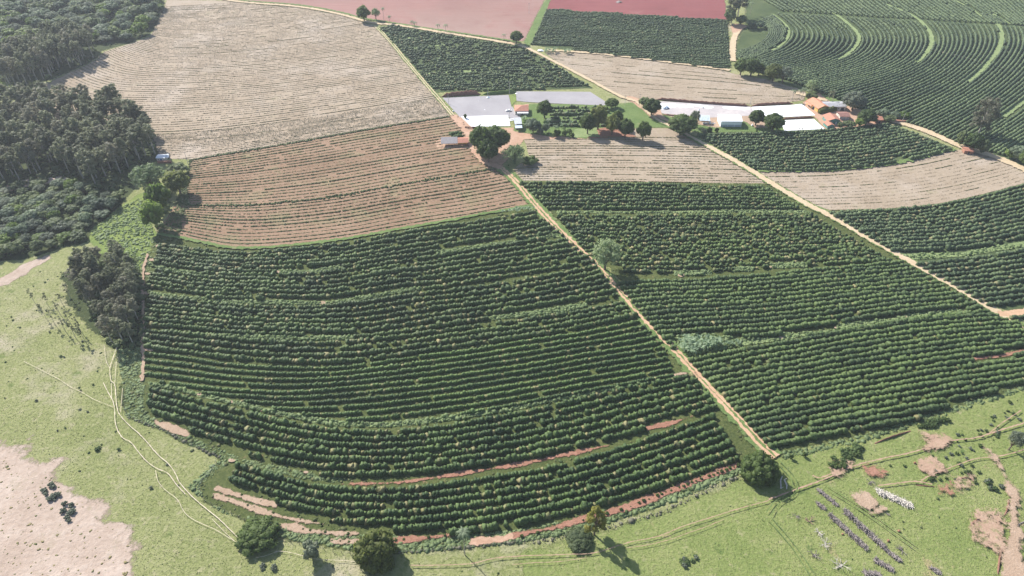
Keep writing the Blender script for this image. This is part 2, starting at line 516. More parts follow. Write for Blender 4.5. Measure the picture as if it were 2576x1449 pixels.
M['solar'] = plain_mat('pale ribbed panel', (0.56, 0.64, 0.70), (0.50, 0.58, 0.64), 0.6, 0.35)

# ------------------------------------------------------------------ polygons, masks, ground sheets
LAYER = [0.0]


def inside(poly, pts):
    poly, pts = np.asarray(poly), np.asarray(pts)
    x, y = pts[:, 0], pts[:, 1]
    r = np.zeros(len(pts), bool)
    n = len(poly)
    for i in range(n):
        x1, y1 = poly[i]
        x2, y2 = poly[(i + 1) % n]
        if y1 == y2:
            continue
        c = ((y1 > y) != (y2 > y)) & (x < (x2 - x1) * (y - y1) / (y2 - y1) + x1)
        r ^= c
    return r


def rough_edge(poly, step=4.0, amp=0.5):
    out = []
    n = len(poly)
    for i in range(n):
        a, b = np.array(poly[i]), np.array(poly[(i + 1) % n])
        L = np.linalg.norm(b - a)
        k = max(1, int(L / step))
        k = min(k, 120)
        nrm = np.array([-(b - a)[1], (b - a)[0]]) / max(L, 1e-6)
        for j in range(k):
            t = j / k
            out.append(a + (b - a) * t + nrm * (RNG.normal() * amp if j else 0))
    return out


def sdist(poly, pts):
    """signed distance to a polygon, positive inside"""
    poly = np.asarray(poly)
    best = np.full(len(pts), 1e9)
    for i in range(len(poly)):
        a, b = poly[i], poly[(i + 1) % len(poly)]
        d = b - a
        L2 = (d ** 2).sum() + 1e-9
        t = np.clip(((pts - a) @ d) / L2, 0, 1)
        best = np.minimum(best, np.linalg.norm(pts - a - t[:, None] * d, axis=1))
    return np.where(inside(poly, pts), best, -best)


def sheet(name, poly, mat, amp=0.5, z=None, step=4.0, kind='structure'):
    """ground sheet over a ground polygon; amp > 0 gives it a ragged border about that wide"""
    LAYER[0] += 0.006
    z = LAYER[0] if z is None else z
    poly = np.asarray(poly, float)
    if amp:
        lo, hi = poly.min(0) - 2 * amp, poly.max(0) + 2 * amp
        area = (hi - lo).prod()
        cell = max(0.5 * amp, 0.35, math.sqrt(area / 16000))
        w = max(1.3 * amp, 0.9 * cell)
        nx, ny = int((hi[0] - lo[0]) / cell) + 2, int((hi[1] - lo[1]) / cell) + 2
        gx, gy = np.meshgrid(lo[0] + np.arange(nx) * cell, lo[1] + np.arange(ny) * cell)
        pts = np.stack([gx.ravel(), gy.ravel()], 1)
        wob = np.sin(pts[:, 0] * 0.31 + 1.3 * np.sin(pts[:, 1] * 0.23)) + np.sin(pts[:, 1] * 0.37 + 1.1 * np.sin(pts[:, 0] * 0.19))
        e = np.clip((sdist(poly, pts) + wob * amp * 0.4) / w, -2.2, 2.2)
        idx = np.arange(nx * ny).reshape(ny, nx)
        f = np.stack([idx[:-1, :-1], idx[:-1, 1:], idx[1:, 1:], idx[1:, :-1]], -1).reshape(-1, 4)
        f = f[(e[f] > -1.9).any(1)]
        used, inv = np.unique(f, return_inverse=True)
        v = np.c_[pts[used], np.full(len(used), z)]
        o = np_obj(name, v, inv.reshape(-1, 4), mat, attr=e[used])
        return tag(o, kind=kind)
    p = [np.array(q) for q in poly]
    tri = tessellate_polygon([[Vector((q[0], q[1], 0)) for q in p]])
    verts = [(q[0], q[1], z) for q in p]
    f = []
    for a, b, c in tri:
        A, B, Cc = verts[a], verts[b], verts[c]
        if (B[0] - A[0]) * (Cc[1] - A[1]) - (B[1] - A[1]) * (Cc[0] - A[0]) < 0:
            b, c = c, b
        f.append((a, b, c))
    o = np_obj(name, verts, np.array(f), mat, attr=np.full(len(verts), 3.0))
    return tag(o, kind=kind)


def dsheet(name, pts, mat, amp=0.5, **k):
    return sheet(name, GP(pts), mat, amp, **k)


def resample(p, step):
    p = np.asarray(p, float)
    d = np.r_[0, np.cumsum(np.linalg.norm(np.diff(p, axis=0), axis=1))]
    n = max(2, int(d[-1] / step) + 1)
    t = np.linspace(0, d[-1], n)
    return np.stack([np.interp(t, d, p[:, k]) for k in range(p.shape[1])], 1), d[-1]


def smooth(p, it=2):
    p = np.asarray(p, float)
    for _ in range(it):
        q = [p[0]]
        for a, b in zip(p[:-1], p[1:]):
            q += [a * .75 + b * .25, a * .25 + b * .75]
        q.append(p[-1])
        p = np.array(q)
    return p


def ribbon_arrays(line, width, jit=0.25, step=1.5, wander=0.0, z=0.0):
    p, L = resample(smooth(line), step)
    t = np.gradient(p, axis=0)
    t /= np.linalg.norm(t, axis=1)[:, None] + 1e-9
    n = np.stack([-t[:, 1], t[:, 0]], 1)
    if wander:
        w = np.interp(np.arange(len(p)), np.arange(0, len(p) + 8, 8), RNG.normal(size=len(np.arange(0, len(p) + 8, 8))) * wander)
        p = p + n * w[:, None]
    wl_ = width / 2 * (1 + RNG.normal(size=len(p)) * jit)
    wr_ = width / 2 * (1 + RNG.normal(size=len(p)) * jit)
    m = len(p)
    v = np.zeros((m, 4, 3))
    for k, (sd, fr) in enumerate(((-1, 1.45), (-1, 0.55), (1, 0.55), (1, 1.45))):
        v[:, k, :2] = p + n * (sd * fr * (wl_ if sd > 0 else wr_))[:, None]
    v[..., 2] = z
    i = (np.arange(m - 1) * 4)[:, None] + np.arange(3)[None]
    f = np.stack([i, i + 4, i + 5, i + 1], -1).reshape(-1, 4)
    f = f[:, ::-1]
    t4 = np.tile(np.array([-1.7, 1.3, 1.3, -1.7]), m)
    return v.reshape(-1, 3), f, t4


def ribbon(name, line, width, mat, jit=0.2, step=1.5, wander=0.0, kind='structure', offs=(0.0,)):
    """flat strip (or several parallel strips) along a ground line"""
    LAYER[0] += 0.006
    V, F, T, k = [], [], [], 0
    pts = smooth(np.asarray(line, float))
    for o in offs:
        t = np.gradient(pts, axis=0)
        t /= np.linalg.norm(t, axis=1)[:, None] + 1e-9
        q = pts + np.stack([-t[:, 1], t[:, 0]], 1) * o
        v, f, t4 = ribbon_arrays(q, width, jit, step, wander, LAYER[0])
        V.append(v)
        T.append(t4)
        F.append(f + k)
        k += len(v)
    ob = np_obj(name, np.concatenate(V), np.concatenate(F), mat, attr=np.concatenate(T))
    tag(ob, kind=kind)
    return ob


def dribbon(name, pts, width, mat, **k):
    return ribbon(name, GP(pts), width, mat, **k)


# ------------------------------------------------------------------ plant blobs
def ico(level):
    bm = bmesh.new()
    bmesh.ops.create_icosphere(bm, subdivisions=level, radius=1.0)
    v = np.array([x.co[:] for x in bm.verts])
    f = np.array([[q.index for q in t.verts] for t in bm.faces])
    bm.free()
    return v, f


ICO = {0: ico(1), 1: ico(2)}            # 20 and 80 faces


def blobs(centers, rl, rw, h, ang, level=1, jag=0.17, tone=None, z0=0.0, boxy=0.75):
    """many uneven bush-shaped clumps at once -> verts, faces, tone"""
    bv, bf = ICO[level]
    n = len(centers)
    m = len(bv)
    s = np.sign(bv) * np.abs(bv) ** boxy
    P = np.repeat(s[None], n, 0) * (1 + RNG.normal(size=(n, m, 1)) * jag) + RNG.normal(size=(n, m, 3)) * jag * 0.35
    P[..., 0] *= np.asarray(rl)[:, None]
    P[..., 1] *= np.asarray(rw)[:, None]
    zz = P[..., 2] * 0.55 + 0.47
    taper = 1.0 - 0.18 * np.clip(zz, 0, 1)
    P[..., 0] *= taper
    P[..., 1] *= taper
    P[..., 2] = np.maximum(zz, -0.02) * np.asarray(h)[:, None]
    ca, sa = np.cos(ang)[:, None], np.sin(ang)[:, None]
    x = P[..., 0] * ca - P[..., 1] * sa + np.asarray(centers)[:, 0, None]
    y = P[..., 0] * sa + P[..., 1] * ca + np.asarray(centers)[:, 1, None]
    V = np.stack([x, y, P[..., 2] + z0], -1).reshape(-1, 3)
    F = (bf[None] + (np.arange(n) * m)[:, None, None]).reshape(-1, 3)
    T = np.repeat(np.zeros(n) if tone is None else np.asarray(tone), m)
    return V, F, T


STYLE = {
    #          spacing half-len half-wid height  var   gap   dry  level
    'old':    (1.30, 0.98, 1.10, 2.10, 0.20, 0.028, 0.11, 1),
    'ragged': (1.35, 0.95, 1.05, 1.95, 0.28, 0.07, 0.16, 1),
    'neat':   (1.15, 0.82, 0.80, 1.65, 0.10, 0.015, 0.05, 1),
    'full':   (1.35, 1.05, 1.22, 2.25, 0.14, 0.015, 0.02, 1),
    'far':    (1.40, 1.05, 1.05, 2.00, 0.14, 0.02, 0.02, 0),
    'farold': (1.50, 1.00, 1.00, 1.85, 0.28, 0.08, 0.08, 0),
    'contour': (1.5, 1.25, 1.2, 2.3, 0.08, 0.006, 0.0, 0),
}
ALL_ROWS = []            # (size seen, dict) of every coffee row


def coffee_block(guides, counts, style, where, mat, exclude=(), include=None, z=1.75, kids=False, skip=(), group=None):
    """guide lines (survey points, far to near) -> rows between them; rows are collected for linking later"""
    res = []
    M_ = 160
    for g in guides:
        p = smooth(GP(g, z), 2)
        d = np.r_[0, np.cumsum(np.linalg.norm(np.diff(p, axis=0), axis=1))]
        t = np.linspace(0, d[-1], M_)
        res.append(np.stack([np.interp(t, d, p[:, k]) for k in (0, 1)], 1))
    lines = []
    for i, n in enumerate(counts):
        for k in range(n):
            w = k / n
            lines.append(res[i] * (1 - w) + res[i + 1] * w)
    lines.append(res[-1])
    ex = [GP(e) for e in exclude]
    inc = GP(include) if include else None
    sp, hl, hw, hh, var, gap, dry, lvl = STYLE[style]
    num = 0
    for ri, ln in enumerate(lines):
        if ri in skip:
            continue
        p, L = resample(ln, sp)
        if len(p) < 4:
            continue
        t = np.gradient(p, axis=0)
        ang = np.arctan2(t[:, 1], t[:, 0])
        keep = np.ones(len(p), bool)
        for e in ex:
            keep &= sdist(e, p) < -0.6
        if inc is not None:
            keep &= inside(inc, p)
        for s0 in np.flatnonzero(RNG.random(len(p)) < gap):
            keep[s0:s0 + RNG.integers(1, 3)] = False
        if keep.sum() < 3:
            continue
        num += 1
        q, a = p[keep], ang[keep]
        n = len(q)
        # slow waves of vigour along the row
        wv = np.interp(np.arange(n), np.arange(0, n + 6, 6), 1 + RNG.normal(size=len(np.arange(0, n + 6, 6))) * var * 0.45)
        k1 = np.clip(wv + RNG.normal(size=n) * var * 0.75, 0.45, 1.45)
        q = q + RNG.normal(size=(n, 2)) * 0.10 * (2.0 if var > 0.2 else 1.0)
        tone = np.where(RNG.random(n) < dry, RNG.random(n) * 0.75 + 0.1, RNG.random(n) * 0.06)
        hgt = hh * np.clip(k1 + RNG.normal(size=n) * 0.05, 0.4, 1.5) * np.where(tone > 0.12, 0.8, 1.0)
        dist = np.linalg.norm(np.c_[q, np.full(n, -CAM_H)], axis=1)
        ALL_ROWS.append(dict(q=q, a=a, rl=hl * k1, rw=hw * k1, h=hgt, tone=tone, lvl=lvl, mat=mat, kids=kids,
                             size=float((hh * sp / dist ** 2).sum()), num=num, where=where, group=group or ('coffee rows ' + where)))


# ------------------------------------------------------------------ THE GROUND
sheet('ground', [(-4000, -1500), (4000, -1500), (4000, 7000), (-4000, 7000)], M['pasture'], amp=0, z=0.0)
LAYER[0] = 0.01

# green pasture on the right, bright green wedge on the left
dsheet('pasture', [(1900, 1449 + 260), (1400, 1700), (1300, 1400), (1600, 1310), (1880, 1200), (1960, 1150), (2300, 1055), (2600, 955), (2900, 880), (3000, 1700)], M['red_pasture'], 2.0)
dsheet('pasture', [(215, 585), (300, 520), (345, 490), (378, 480), (380, 560), (398, 600), (372, 720), (330, 690), (250, 640)], M['pasture_green'], 1.0)
dsheet('pasture', [(-250, 215), (-20, 190), (30, 205), (60, 235), (20, 245), (-250, 270)], M['pasture_green'], 1.0)
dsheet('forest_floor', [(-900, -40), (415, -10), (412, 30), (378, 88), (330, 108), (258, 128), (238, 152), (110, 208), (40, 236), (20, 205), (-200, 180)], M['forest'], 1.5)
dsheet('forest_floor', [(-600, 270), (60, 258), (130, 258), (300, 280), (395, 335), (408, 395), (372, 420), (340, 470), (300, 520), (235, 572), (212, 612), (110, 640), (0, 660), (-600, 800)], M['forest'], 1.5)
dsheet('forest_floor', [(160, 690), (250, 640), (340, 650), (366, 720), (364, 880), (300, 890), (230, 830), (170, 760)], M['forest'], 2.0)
dsheet('clearing', [(-400, 480), (0, 468), (60, 452), (140, 444), (170, 448), (140, 462), (60, 470), (0, 490), (-400, 540)], M['sand'], 1.0)
dsheet('clearing', [(-300, 790), (0, 700), (60, 665), (125, 640), (130, 650), (70, 685), (0, 722), (-300, 830)], M['sand'], 1.5)
# bare sandy slope at the lower left
dsheet('bare_slope', [(-400, 1000), (0, 1095), (60, 1130), (110, 1170), (180, 1215), (232, 1262), (290, 1305), (322, 1345), (335, 1400), (345, 1500), (345, 1800), (-400, 1800)], M['sand'], 5.0)

# ploughed fields at the top
dsheet('ploughed_field', [(380, -140), (560, -4), (640, 7), (750, 12), (870, 35), (905, 47), (977, 56), (1111, 76), (1288, 103), (1318, 104), (1348, 40), (1372, -5), (1440, -140)], M['pinkfield'], 0.6)
dsheet('ploughed_field', [(1385, -4), (1374, 25), (1588, 38), (1828, 53), (1822, -5), (1815, -140), (1450, -140)], M['redfield'], 0.6)
dsheet('grass_verge', [(1374, -4), (1386, -4), (1374, 25), (1338, 112), (1325, 120), (1318, 105), (1350, 40)], M['verge'], 0.6)

# stubble fields
F1 = [(418, 0), (413, 24), (378, 92), (330, 110), (262, 130), (238, 154), (112, 214), (60, 240), (60, 300), (380, 330), (405, 398), (480, 402),
      (700, 365), (950, 320), (1136, 291), (1098, 243), (1030, 165), (985, 110), (948, 72), (930, 63), (870, 42), (750, 19), (640, 12), (560, 2)]
dsheet('stubble_field', F1, M['tan'], 0.6)
F2 = [(478, 404), (700, 367), (950, 322), (1136, 293), (1162, 322), (1185, 350), (1186, 385), (1212, 414), (1240, 424), (1000, 466), (830, 498), (640, 518), (478, 517), (470, 480)]
dsheet('furrowed_field', F2, M['redrow'], 0.6)
F3 = [(440, 519), (640, 519), (830, 499), (1000, 467), (1240, 425), (1262, 430), (1296, 462), (1345, 515), (1262, 530), (1182, 548), (1094, 560), (968, 582), (868, 602), (688, 622), (578, 626), (500, 607), (450, 595), (396, 582)]
dsheet('furrowed_field', F3, M['redrow'], 0.6)
F4 = [(1290, 427), (1332, 395), (1318, 350), (1475, 349), (1600, 322), (1682, 324), (1776, 367), (1858, 412), (1930, 462), (1674, 459), (1316, 454)]
dsheet('stubble_field', F4, M['tan'], 0.5)
F5 = [(1902, 432), (1970, 431), (2065, 430), (2182, 421), (2262, 410), (2398, 377), (2440, 378), (2500, 394), (2575, 426), (2680, 470), (2680, 425), (2640, 440), (2575, 462), (2527, 475), (2420, 502), (2314, 520), (2208, 526), (2092, 530), (2056, 518), (2000, 490)]
dsheet('stubble_field', [(1902, 432), (1970, 431), (2065, 430), (2182, 421), (2262, 410), (2398, 377), (2440, 378), (2500, 394), (2575, 426), (2610, 445), (2575, 462), (2527, 475), (2420, 502), (2314, 520), (2208, 526), (2092, 530), (2056, 518), (2000, 490)], M['tan'], 0.5)
F6 = [(1368, 130), (1454, 133), (1521, 139), (1638, 154), (1821, 179), (1854, 188), (1932, 201), (2026, 231), (2022, 253), (1932, 263), (1888, 264), (1664, 253), (1594, 246), (1561, 246), (1501, 208), (1401, 158)]
dsheet('stubble_field', F6, M['tan'], 0.5)

# coffee floors
B1F = [(396, 590), (350, 690), (362, 760), (362, 870), (310, 878), (300, 1000), (322, 1050), (400, 1078), (470, 1118), (562, 1152), (545, 1182), (500, 1222), (520, 1262), (600, 1303),
       (700, 1347), (820, 1377), (900, 1382), (1050, 1385), (1180, 1375), (1300, 1362), (1450, 1338), (1600, 1290), (1750, 1235), (1862, 1186), (1950, 1152),
       (1905, 1105), (1830, 1030), (1745, 940), (1650, 838), (1558, 735), (1515, 690), (1432, 606), (1345, 517), (1262, 532), (1094, 562), (868, 604), (688, 624), (578, 628), (500, 609)]
dsheet('orchard_floor', B1F, M['weedsoil'], 0.8)
B2F = [(1308, 456), (1674, 460), (1932, 463), (2060, 530), (2200, 615), (2300, 672), (2400, 728), (2500, 792), (2640, 870), (2640, 945), (2530, 985), (2450, 1006), (2310, 1062), (2180, 1092), (2070, 1117), (1962, 1140),
       (1910, 1085), (1830, 1000), (1745, 915), (1650, 812), (1570, 715), (1500, 640), (1395, 545)]
dsheet('orchard_floor', B2F, M['weedsoil'], 0.8)
B3F = [(2086, 532), (2208, 527), (2314, 521), (2420, 503), (2527, 476), (2650, 440), (2800, 700), (2800, 900), (2600, 815), (2480, 760), (2400, 710), (2260, 640)]
dsheet('orchard_floor', B3F, M['weedfar'], 0.8)
B4F = [(1752, 334), (1932, 333), (2098, 324), (2232, 309), (2398, 372), (2330, 396), (2262, 408), (2182, 418), (2065, 428), (1970, 429), (1895, 424)]
dsheet('orchard_floor', B4F, M['weedfar'], 0.8)
B5F = [(1375, 26), (1588, 39), (1828, 54), (1836, 176), (1638, 152), (1521, 137), (1361, 117), (1336, 113)]
dsheet('orchard_floor', B5F, M['weedfar'], 0.6)
B6F = [(1880, -140), (1875, 55), (1850, 120), (1852, 150), (1930, 195), (2040, 235), (2100, 255), (2235, 300), (2330, 330), (2400, 362), (2440, 380), (2500, 392), (2700, 480), (3400, 300), (2900, -140)]
dsheet('orchard_floor', B6F, M['weedfar'], 0.8)
B7F = [(948, 68), (985, 66), (1057, 76), (1117, 88), (1227, 104), (1300, 115), (1325, 124), (1404, 170), (1490, 222), (1300, 228), (1091, 233), (1060, 190), (1027, 150), (985, 108)]
dsheet('orchard_floor', B7F, M['weedfar'], 0.6)

# farmyard earth, grass and patios
dsheet('yard', [(1138, 292), (1160, 293), (1190, 322), (1290, 322), (1350, 330), (1480, 337), (1480, 349), (1318, 351), (1260, 420), (1215, 412), (1186, 385), (1186, 376), (1100, 374), (1094, 360), (1105, 348), (1180, 346), (1160, 322)], M['yard'], 0.8)
dsheet('yard', [(1330, 262), (1362, 292), (1368, 315), (1345, 330), (1320, 300), (1318, 262)], M['yard'], 0.5)
dsheet('farm_grass', [(1290, 330), (1330, 262), (1540, 262), (1600, 258), (1690, 320), (1600, 322), (1475, 349), (1350, 340)], M['verge'], 0.8)
dsheet('yard', [(1555, 243), (1590, 244), (1655, 262), (1665, 288), (1690, 300), (1680, 318), (1640, 300), (1612, 275), (1590, 258)], M['yard'], 0.6)
dsheet('yard', [(1450, 330), (1560, 318), (1600, 345), (1480, 348)], M['redstrip'], 0.6)
dsheet('farm_grass', [(1486, 322), (1500, 320), (1508, 345), (1440, 346), (1445, 326)], M['strip'], 0.5)
dsheet('farm_grass', [(1664, 288), (1780, 298), (1890, 292), (1960, 300), (1975, 332), (1752, 334), (1700, 318)], M['verge'], 0.6)
dsheet('yard', [(1664, 286), (1782, 297), (1890, 291), (1960, 300), (1955, 322), (1900, 322), (1870, 305), (1800, 322), (1740, 312)], M['palestrip'], 0.8)
dsheet('yard', [(2016, 258), (2060, 232), (2110, 262), (2160, 275), (2260, 296), (2245, 310), (2160, 318), (2080, 330), (2052, 300)], M['yard'], 0.8)
dsheet('farm_grass', [(2060, 236), (2130, 245), (2140, 262), (2090, 258)], M['verge'], 0.5)
PAT_A = [(1113, 247), (1279, 239.5), (1292, 292), (1277, 296), (1157, 296)]
dsheet('drying_patio', PAT_A, M['concrete'], 0)
dsheet('drying_patio', [(1297, 230.5), (1484, 231.7), (1522, 256), (1522, 266), (1417, 262), (1327, 257.5), (1299, 254.5)], M['concrete'], 0)
dsheet('drying_patio', [(1653, 255), (1887, 269), (1895, 278), (1882, 292), (1782, 297), (1664, 286)], M['concrete_light'], 0)
dsheet('farm_grass', C5([(1240, 190), (1345, 155), (1360, 280), (1280, 360)]), M['pasture_green'], 0.2)
dsheet('ramp', C5([(1270, 380), (1300, 385), (1340, 500), (1420, 520), (1420, 600), (1240, 590)]), M['concrete'], 0)
for pts in (C7([(350, 290), (520, 290), (880, 335), (870, 345), (600, 330), (360, 380)]), C7([(800, 300), (1000, 310), (1210, 345), (1150, 360), (960, 325)]), C7([(1390, 350), (1500, 340), (1820, 360), (1820, 385), (1500, 375)])):
    dsheet('spread_grain', pts, M['white'], 0.25, step=1.5)

# terrace strips
STRIPS = dict(
    T0=[(378, 663), (430, 677), (508, 686), (510, 691), (430, 686), (378, 670)],
    T0b=[(700, 680), (770, 682), (850, 670), (868, 676), (800, 690), (708, 692)],
    T0c=[(1100, 632), (1200, 618), (1320, 602), (1400, 588), (1408, 596), (1300, 612), (1200, 628), (1105, 640)],
    T1=[(370, 733), (448, 745), (528, 753), (608, 758), (708, 756), (818, 762), (908, 748), (1008, 730), (1060, 722), (1060, 730), (988, 740), (908, 756), (800, 767), (700, 767), (608, 764), (528, 757), (448, 749), (370, 739)],
    T2=[(512, 838), (608, 843), (728, 846), (800, 847), (885, 847), (890, 853), (820, 857), (728, 857), (628, 850), (520, 843)],
    T2r=[(1228, 799), (1302, 790), (1382, 777), (1449, 766), (1470, 764), (1480, 770), (1449, 779), (1380, 790), (1302, 799), (1235, 806)],
    T3=[(372, 962), (448, 974), (506, 992), (590, 1010), (662, 1026), (748, 1044), (833, 1058), (969, 1066), (1120, 1048), (1288, 1026), (1362, 1010), (1442, 994), (1600, 962), (1690, 944), (1700, 950), (1600, 970), (1442, 1000), (1362, 1017), (1288, 1034), (1111, 1062), (977, 1075), (844, 1072), (728, 1052), (628, 1028), (528, 1004), (448, 984), (376, 970)],
    T4=[(1400, 531), (1560, 533), (1709, 532), (1860, 529), (2030, 531), (2040, 537), (1860, 536), (1700, 537), (1500, 537), (1400, 537)],
    T5a=[(1695, 682), (1790, 682), (1790, 692), (1695, 694)],
    T5b=[(1844, 674), (1893, 673), (1893, 683), (1844, 684)],
    T5c=[(1936, 664), (2028, 661), (2028, 673), (1936, 676)],
    T5=[(1690, 862), (1706, 842), (1760, 838), (1870, 853), (1964, 850), (1966, 838), (2018, 838), (2100, 828), (2106, 814), (2270, 799), (2279, 789), (2400, 777), (2436, 785), (2300, 802), (2189, 817), (2100, 830), (2029, 846), (1930, 862), (1860, 871), (1790, 886), (1730, 896)],
    T6=[(2262, 640), (2420, 636), (2575, 608), (2680, 586), (2680, 598), (2575, 622), (2420, 646), (2290, 655)],
)
for k in STRIPS:
    dsheet('grass_terrace', [(1846, 872), (1870, 853), (1964, 850), (1966, 840), (2018, 840), (2100, 829), (2106, 816), (2270, 800), (2279, 791), (2400, 779), (2436, 785), (2300, 802), (2189, 817), (2100, 830), (2029, 846), (1930, 862)] if k == 'T5' else STRIPS[k], M['strip'], 0.35)
for pts in ([(1060, 189), (1288, 177), (1404, 172), (1400, 169), (1288, 172), (1058, 184)], [(1010, 127), (1120, 115), (1118, 112), (1008, 123)], [(988, 108), (1057, 92), (1056, 89), (985, 104)]):
    dsheet('grass_terrace', pts, M['strip'], 0.3)
# grass combs between the contour rows far right (follow the rows)
S0 = [(1942, 37), (1968, 56), (1986, 76), (1978, 104), (1955, 122), (1932, 130)]
S2 = [(2095, 33), (2132, 60), (2156, 83), (2162, 100), (2150, 120), (2128, 140), (2100, 152)]
S1 = [(2222, 10), (2298, 40), (2334, 73), (2345, 100), (2338, 122), (2318, 148), (2300, 160)]
S3 = [(2492, 38), (2512, 66), (2520, 92), (2515, 120), (2488, 155), (2455, 190), (2430, 208)]
S4 = [(2700, 190), (2650, 215), (2576, 252), (2540, 280), (2522, 295)]
S5 = [(2395, 0), (2440, 22), (2470, 45)]
S6 = [(2495, 36), (2540, 62)]

# earth strips among the coffee
SOILS = [
    ('redstrip', [(830, 1217), (920, 1215), (1000, 1211), (1075, 1202), (1150, 1190), (1240, 1176), (1330, 1160), (1450, 1134), (1533, 1118), (1537, 1123), (1450, 1142), (1330, 1168), (1150, 1198), (1000, 1219), (830, 1222)]),
    ('redstrip', [(1623, 1076), (1690, 1060), (1740, 1045), (1744, 1049), (1700, 1066), (1626, 1084)]),
    ('palestrip', [(385, 1056), (420, 1066), (470, 1086), (477, 1097), (440, 1092), (392, 1068)]),
    ('palestrip', [(547, 1222), (600, 1240), (660, 1258), (697, 1268), (695, 1276), (650, 1266), (590, 1250), (540, 1232)]),
    ('palestrip', [(538, 1243), (580, 1254), (621, 1268), (680, 1290), (760, 1308), (826, 1318), (824, 1324), (760, 1315), (680, 1300), (600, 1272), (540, 1252)]),
    ('palestrip', [(690, 1313), (740, 1318), (780, 1330), (830, 1336), (905, 1340), (900, 1348), (830, 1346), (760, 1340), (690, 1324)]),
    ('palestrip', [(832, 1356), (900, 1358), (925, 1362), (900, 1368), (835, 1366)]),
    ('redstrip', [(990, 1356), (1040, 1350), (1090, 1348), (1140, 1342), (1142, 1349), (1090, 1356), (1040, 1362), (992, 1366)]),
    ('yard', [(1184, 1358), (1210, 1350), (1260, 1352), (1290, 1344), (1292, 1354), (1240, 1368), (1200, 1374), (1184, 1370)]),
    ('redstrip', [(1292, 1342), (1388, 1322), (1448, 1303), (1521, 1286), (1604, 1258), (1721, 1214), (1852, 1166), (1856, 1176), (1725, 1228), (1608, 1274), (1526, 1302), (1450, 1318), (1390, 1336), (1295, 1353)]),
    ('redstrip', [(2441, 899), (2500, 893), (2575, 882), (2640, 873), (2640, 880), (2575, 890), (2500, 903), (2444, 908)]),
    ('palestrip', [(1690, 943), (1740, 932), (1744, 936), (1692, 950)]),
]
for m_, pts in SOILS:
    dsheet('bare_earth_strip', pts, M[m_], 0.7)
for x, y, w in ((398, 620, 8), (382, 655, 8), (372, 690, 7), (370, 738, 9), (700, 685, 7), (368, 880, 10), (380, 882, 8), (812, 763, 9), (1057, 716, 9), (775, 850, 6), (1964, 850, 7), (2104, 826, 7), (2278, 800, 6), (1712, 694, 8), (1938, 673, 5),
                (654, 1034, 6), (738, 1052, 6), (824, 1065, 6), (960, 1069, 5), (583, 1012, 6), (503, 993, 6), (420, 884, 8), (1930, 1138, 12), (770, 1190, 7), (583, 1160, 9), (2128, 834, 7)):
    dsheet('bare_earth_patch', [(x + w * math.cos(a) * (0.8 + 0.4 * random.random()), y + w * 0.45 * math.sin(a) * (0.8 + 0.4 * random.random())) for a in np.linspace(0, 5.5, 8)], M['palestrip'], 0.2, step=1.2)

# roads and tracks
ROAD1 = [(1260, 424), (1300, 458), (1342, 513), (1388, 562), (1435, 608), (1482, 652), (1520, 692), (1562, 738), (1605, 783), (1654, 836), (1704, 890), (1745, 936), (1795, 990), (1835, 1030), (1885, 1085), (1925, 1130), (1950, 1152)]
ROAD1U = [(948, 70), (985, 108), (1030, 165), (1098, 243), (1138, 291), (1165, 322), (1188, 352), (1192, 382), (1215, 408), (1260, 424)]
ROAD2 = [(1600, 256), (1645, 300), (1690, 320), (1782, 370), (1858, 411), (1930, 457), (2000, 498), (2036, 520), (2092, 545), (2200, 610), (2300, 666), (2400, 720), (2482, 771), (2575, 828), (2680, 890)]
ROAD3 = [(2225, 300), (2330, 330), (2400, 363), (2440, 379), (2500, 394), (2575, 427), (2680, 480)]
dribbon('dirt_road', ROAD1, 8.0, M['verge'], jit=0.12)
dribbon('dirt_road', ROAD1, 1.5, M['dirt'], jit=0.4, offs=(-1.05, 1.05), wander=0.18)
dribbon('dirt_road', ROAD1U[:5], 4.2, M['verge'], jit=0.15)
dribbon('dirt_road', ROAD1U[:5], 0.9, M['tandirt'], jit=0.3, offs=(-0.9, 0.9), wander=0.12)
dribbon('dirt_road', ROAD1U[4:], 5.5, M['yard'], jit=0.2)
dribbon('dirt_road', ROAD2[1:], 6.2, M['verge'], jit=0.12)
dribbon('dirt_road', ROAD2[3:], 4.6, M['tandirt'], jit=0.15)
dribbon('dirt_road', ROAD2[:4], 3.0, M['tandirt'], jit=0.15)
dribbon('dirt_road', [(2510, 792), (2545, 790), (2600, 783), (2680, 770)], 4.0, M['dirt'], jit=0.15)
dribbon('dirt_road', ROAD3, 6.5, M['tandirt'], jit=0.12)
dribbon('dirt_road', [(1326, 122), (1401, 160), (1501, 212), (1562, 246), (1600, 256)], 3.4, M['tandirt'], jit=0.15)
dribbon('dirt_road', [(560, 0), (640, 10), (750, 16), (870, 39), (930, 60), (985, 62), (1057, 73), (1117, 84), (1227, 101), (1300, 113), (1326, 122)], 4.4, M['tandirt'], jit=0.15)
dribbon('grass_verge', [(560, -4), (640, 6), (750, 12), (870, 34), (905, 47), (977, 57), (1117, 79), (1227, 95), (1310, 108)], 3.0, M['verge'], jit=0.3)
dribbon('dirt_road', [(1842, 155), (1841, 120), (1846, 92), (1862, 70)], 5.5, M['tandirt'], jit=0.1)
dsheet('yard', [(1838, 62), (1866, 62), (1880, 68), (1850, 84), (1840, 84)], M['yard'], 0.5)
dribbon('dirt_road', [(1370, 128), (1454, 132), (1521, 138), (1638, 152), (1750, 167), (1836, 178)], 3.6, M['tandirt'], jit=0.3)
dribbon('dirt_road', [(2000, 236), (2040, 246), (2080, 255)], 4, M['tandirt'], jit=0.2)
dribbon('grass_verge', [(2400, 377), (2262, 411), (2182, 422), (2065, 431), (1905, 431)], 3.0, M['verge'], jit=0.4)
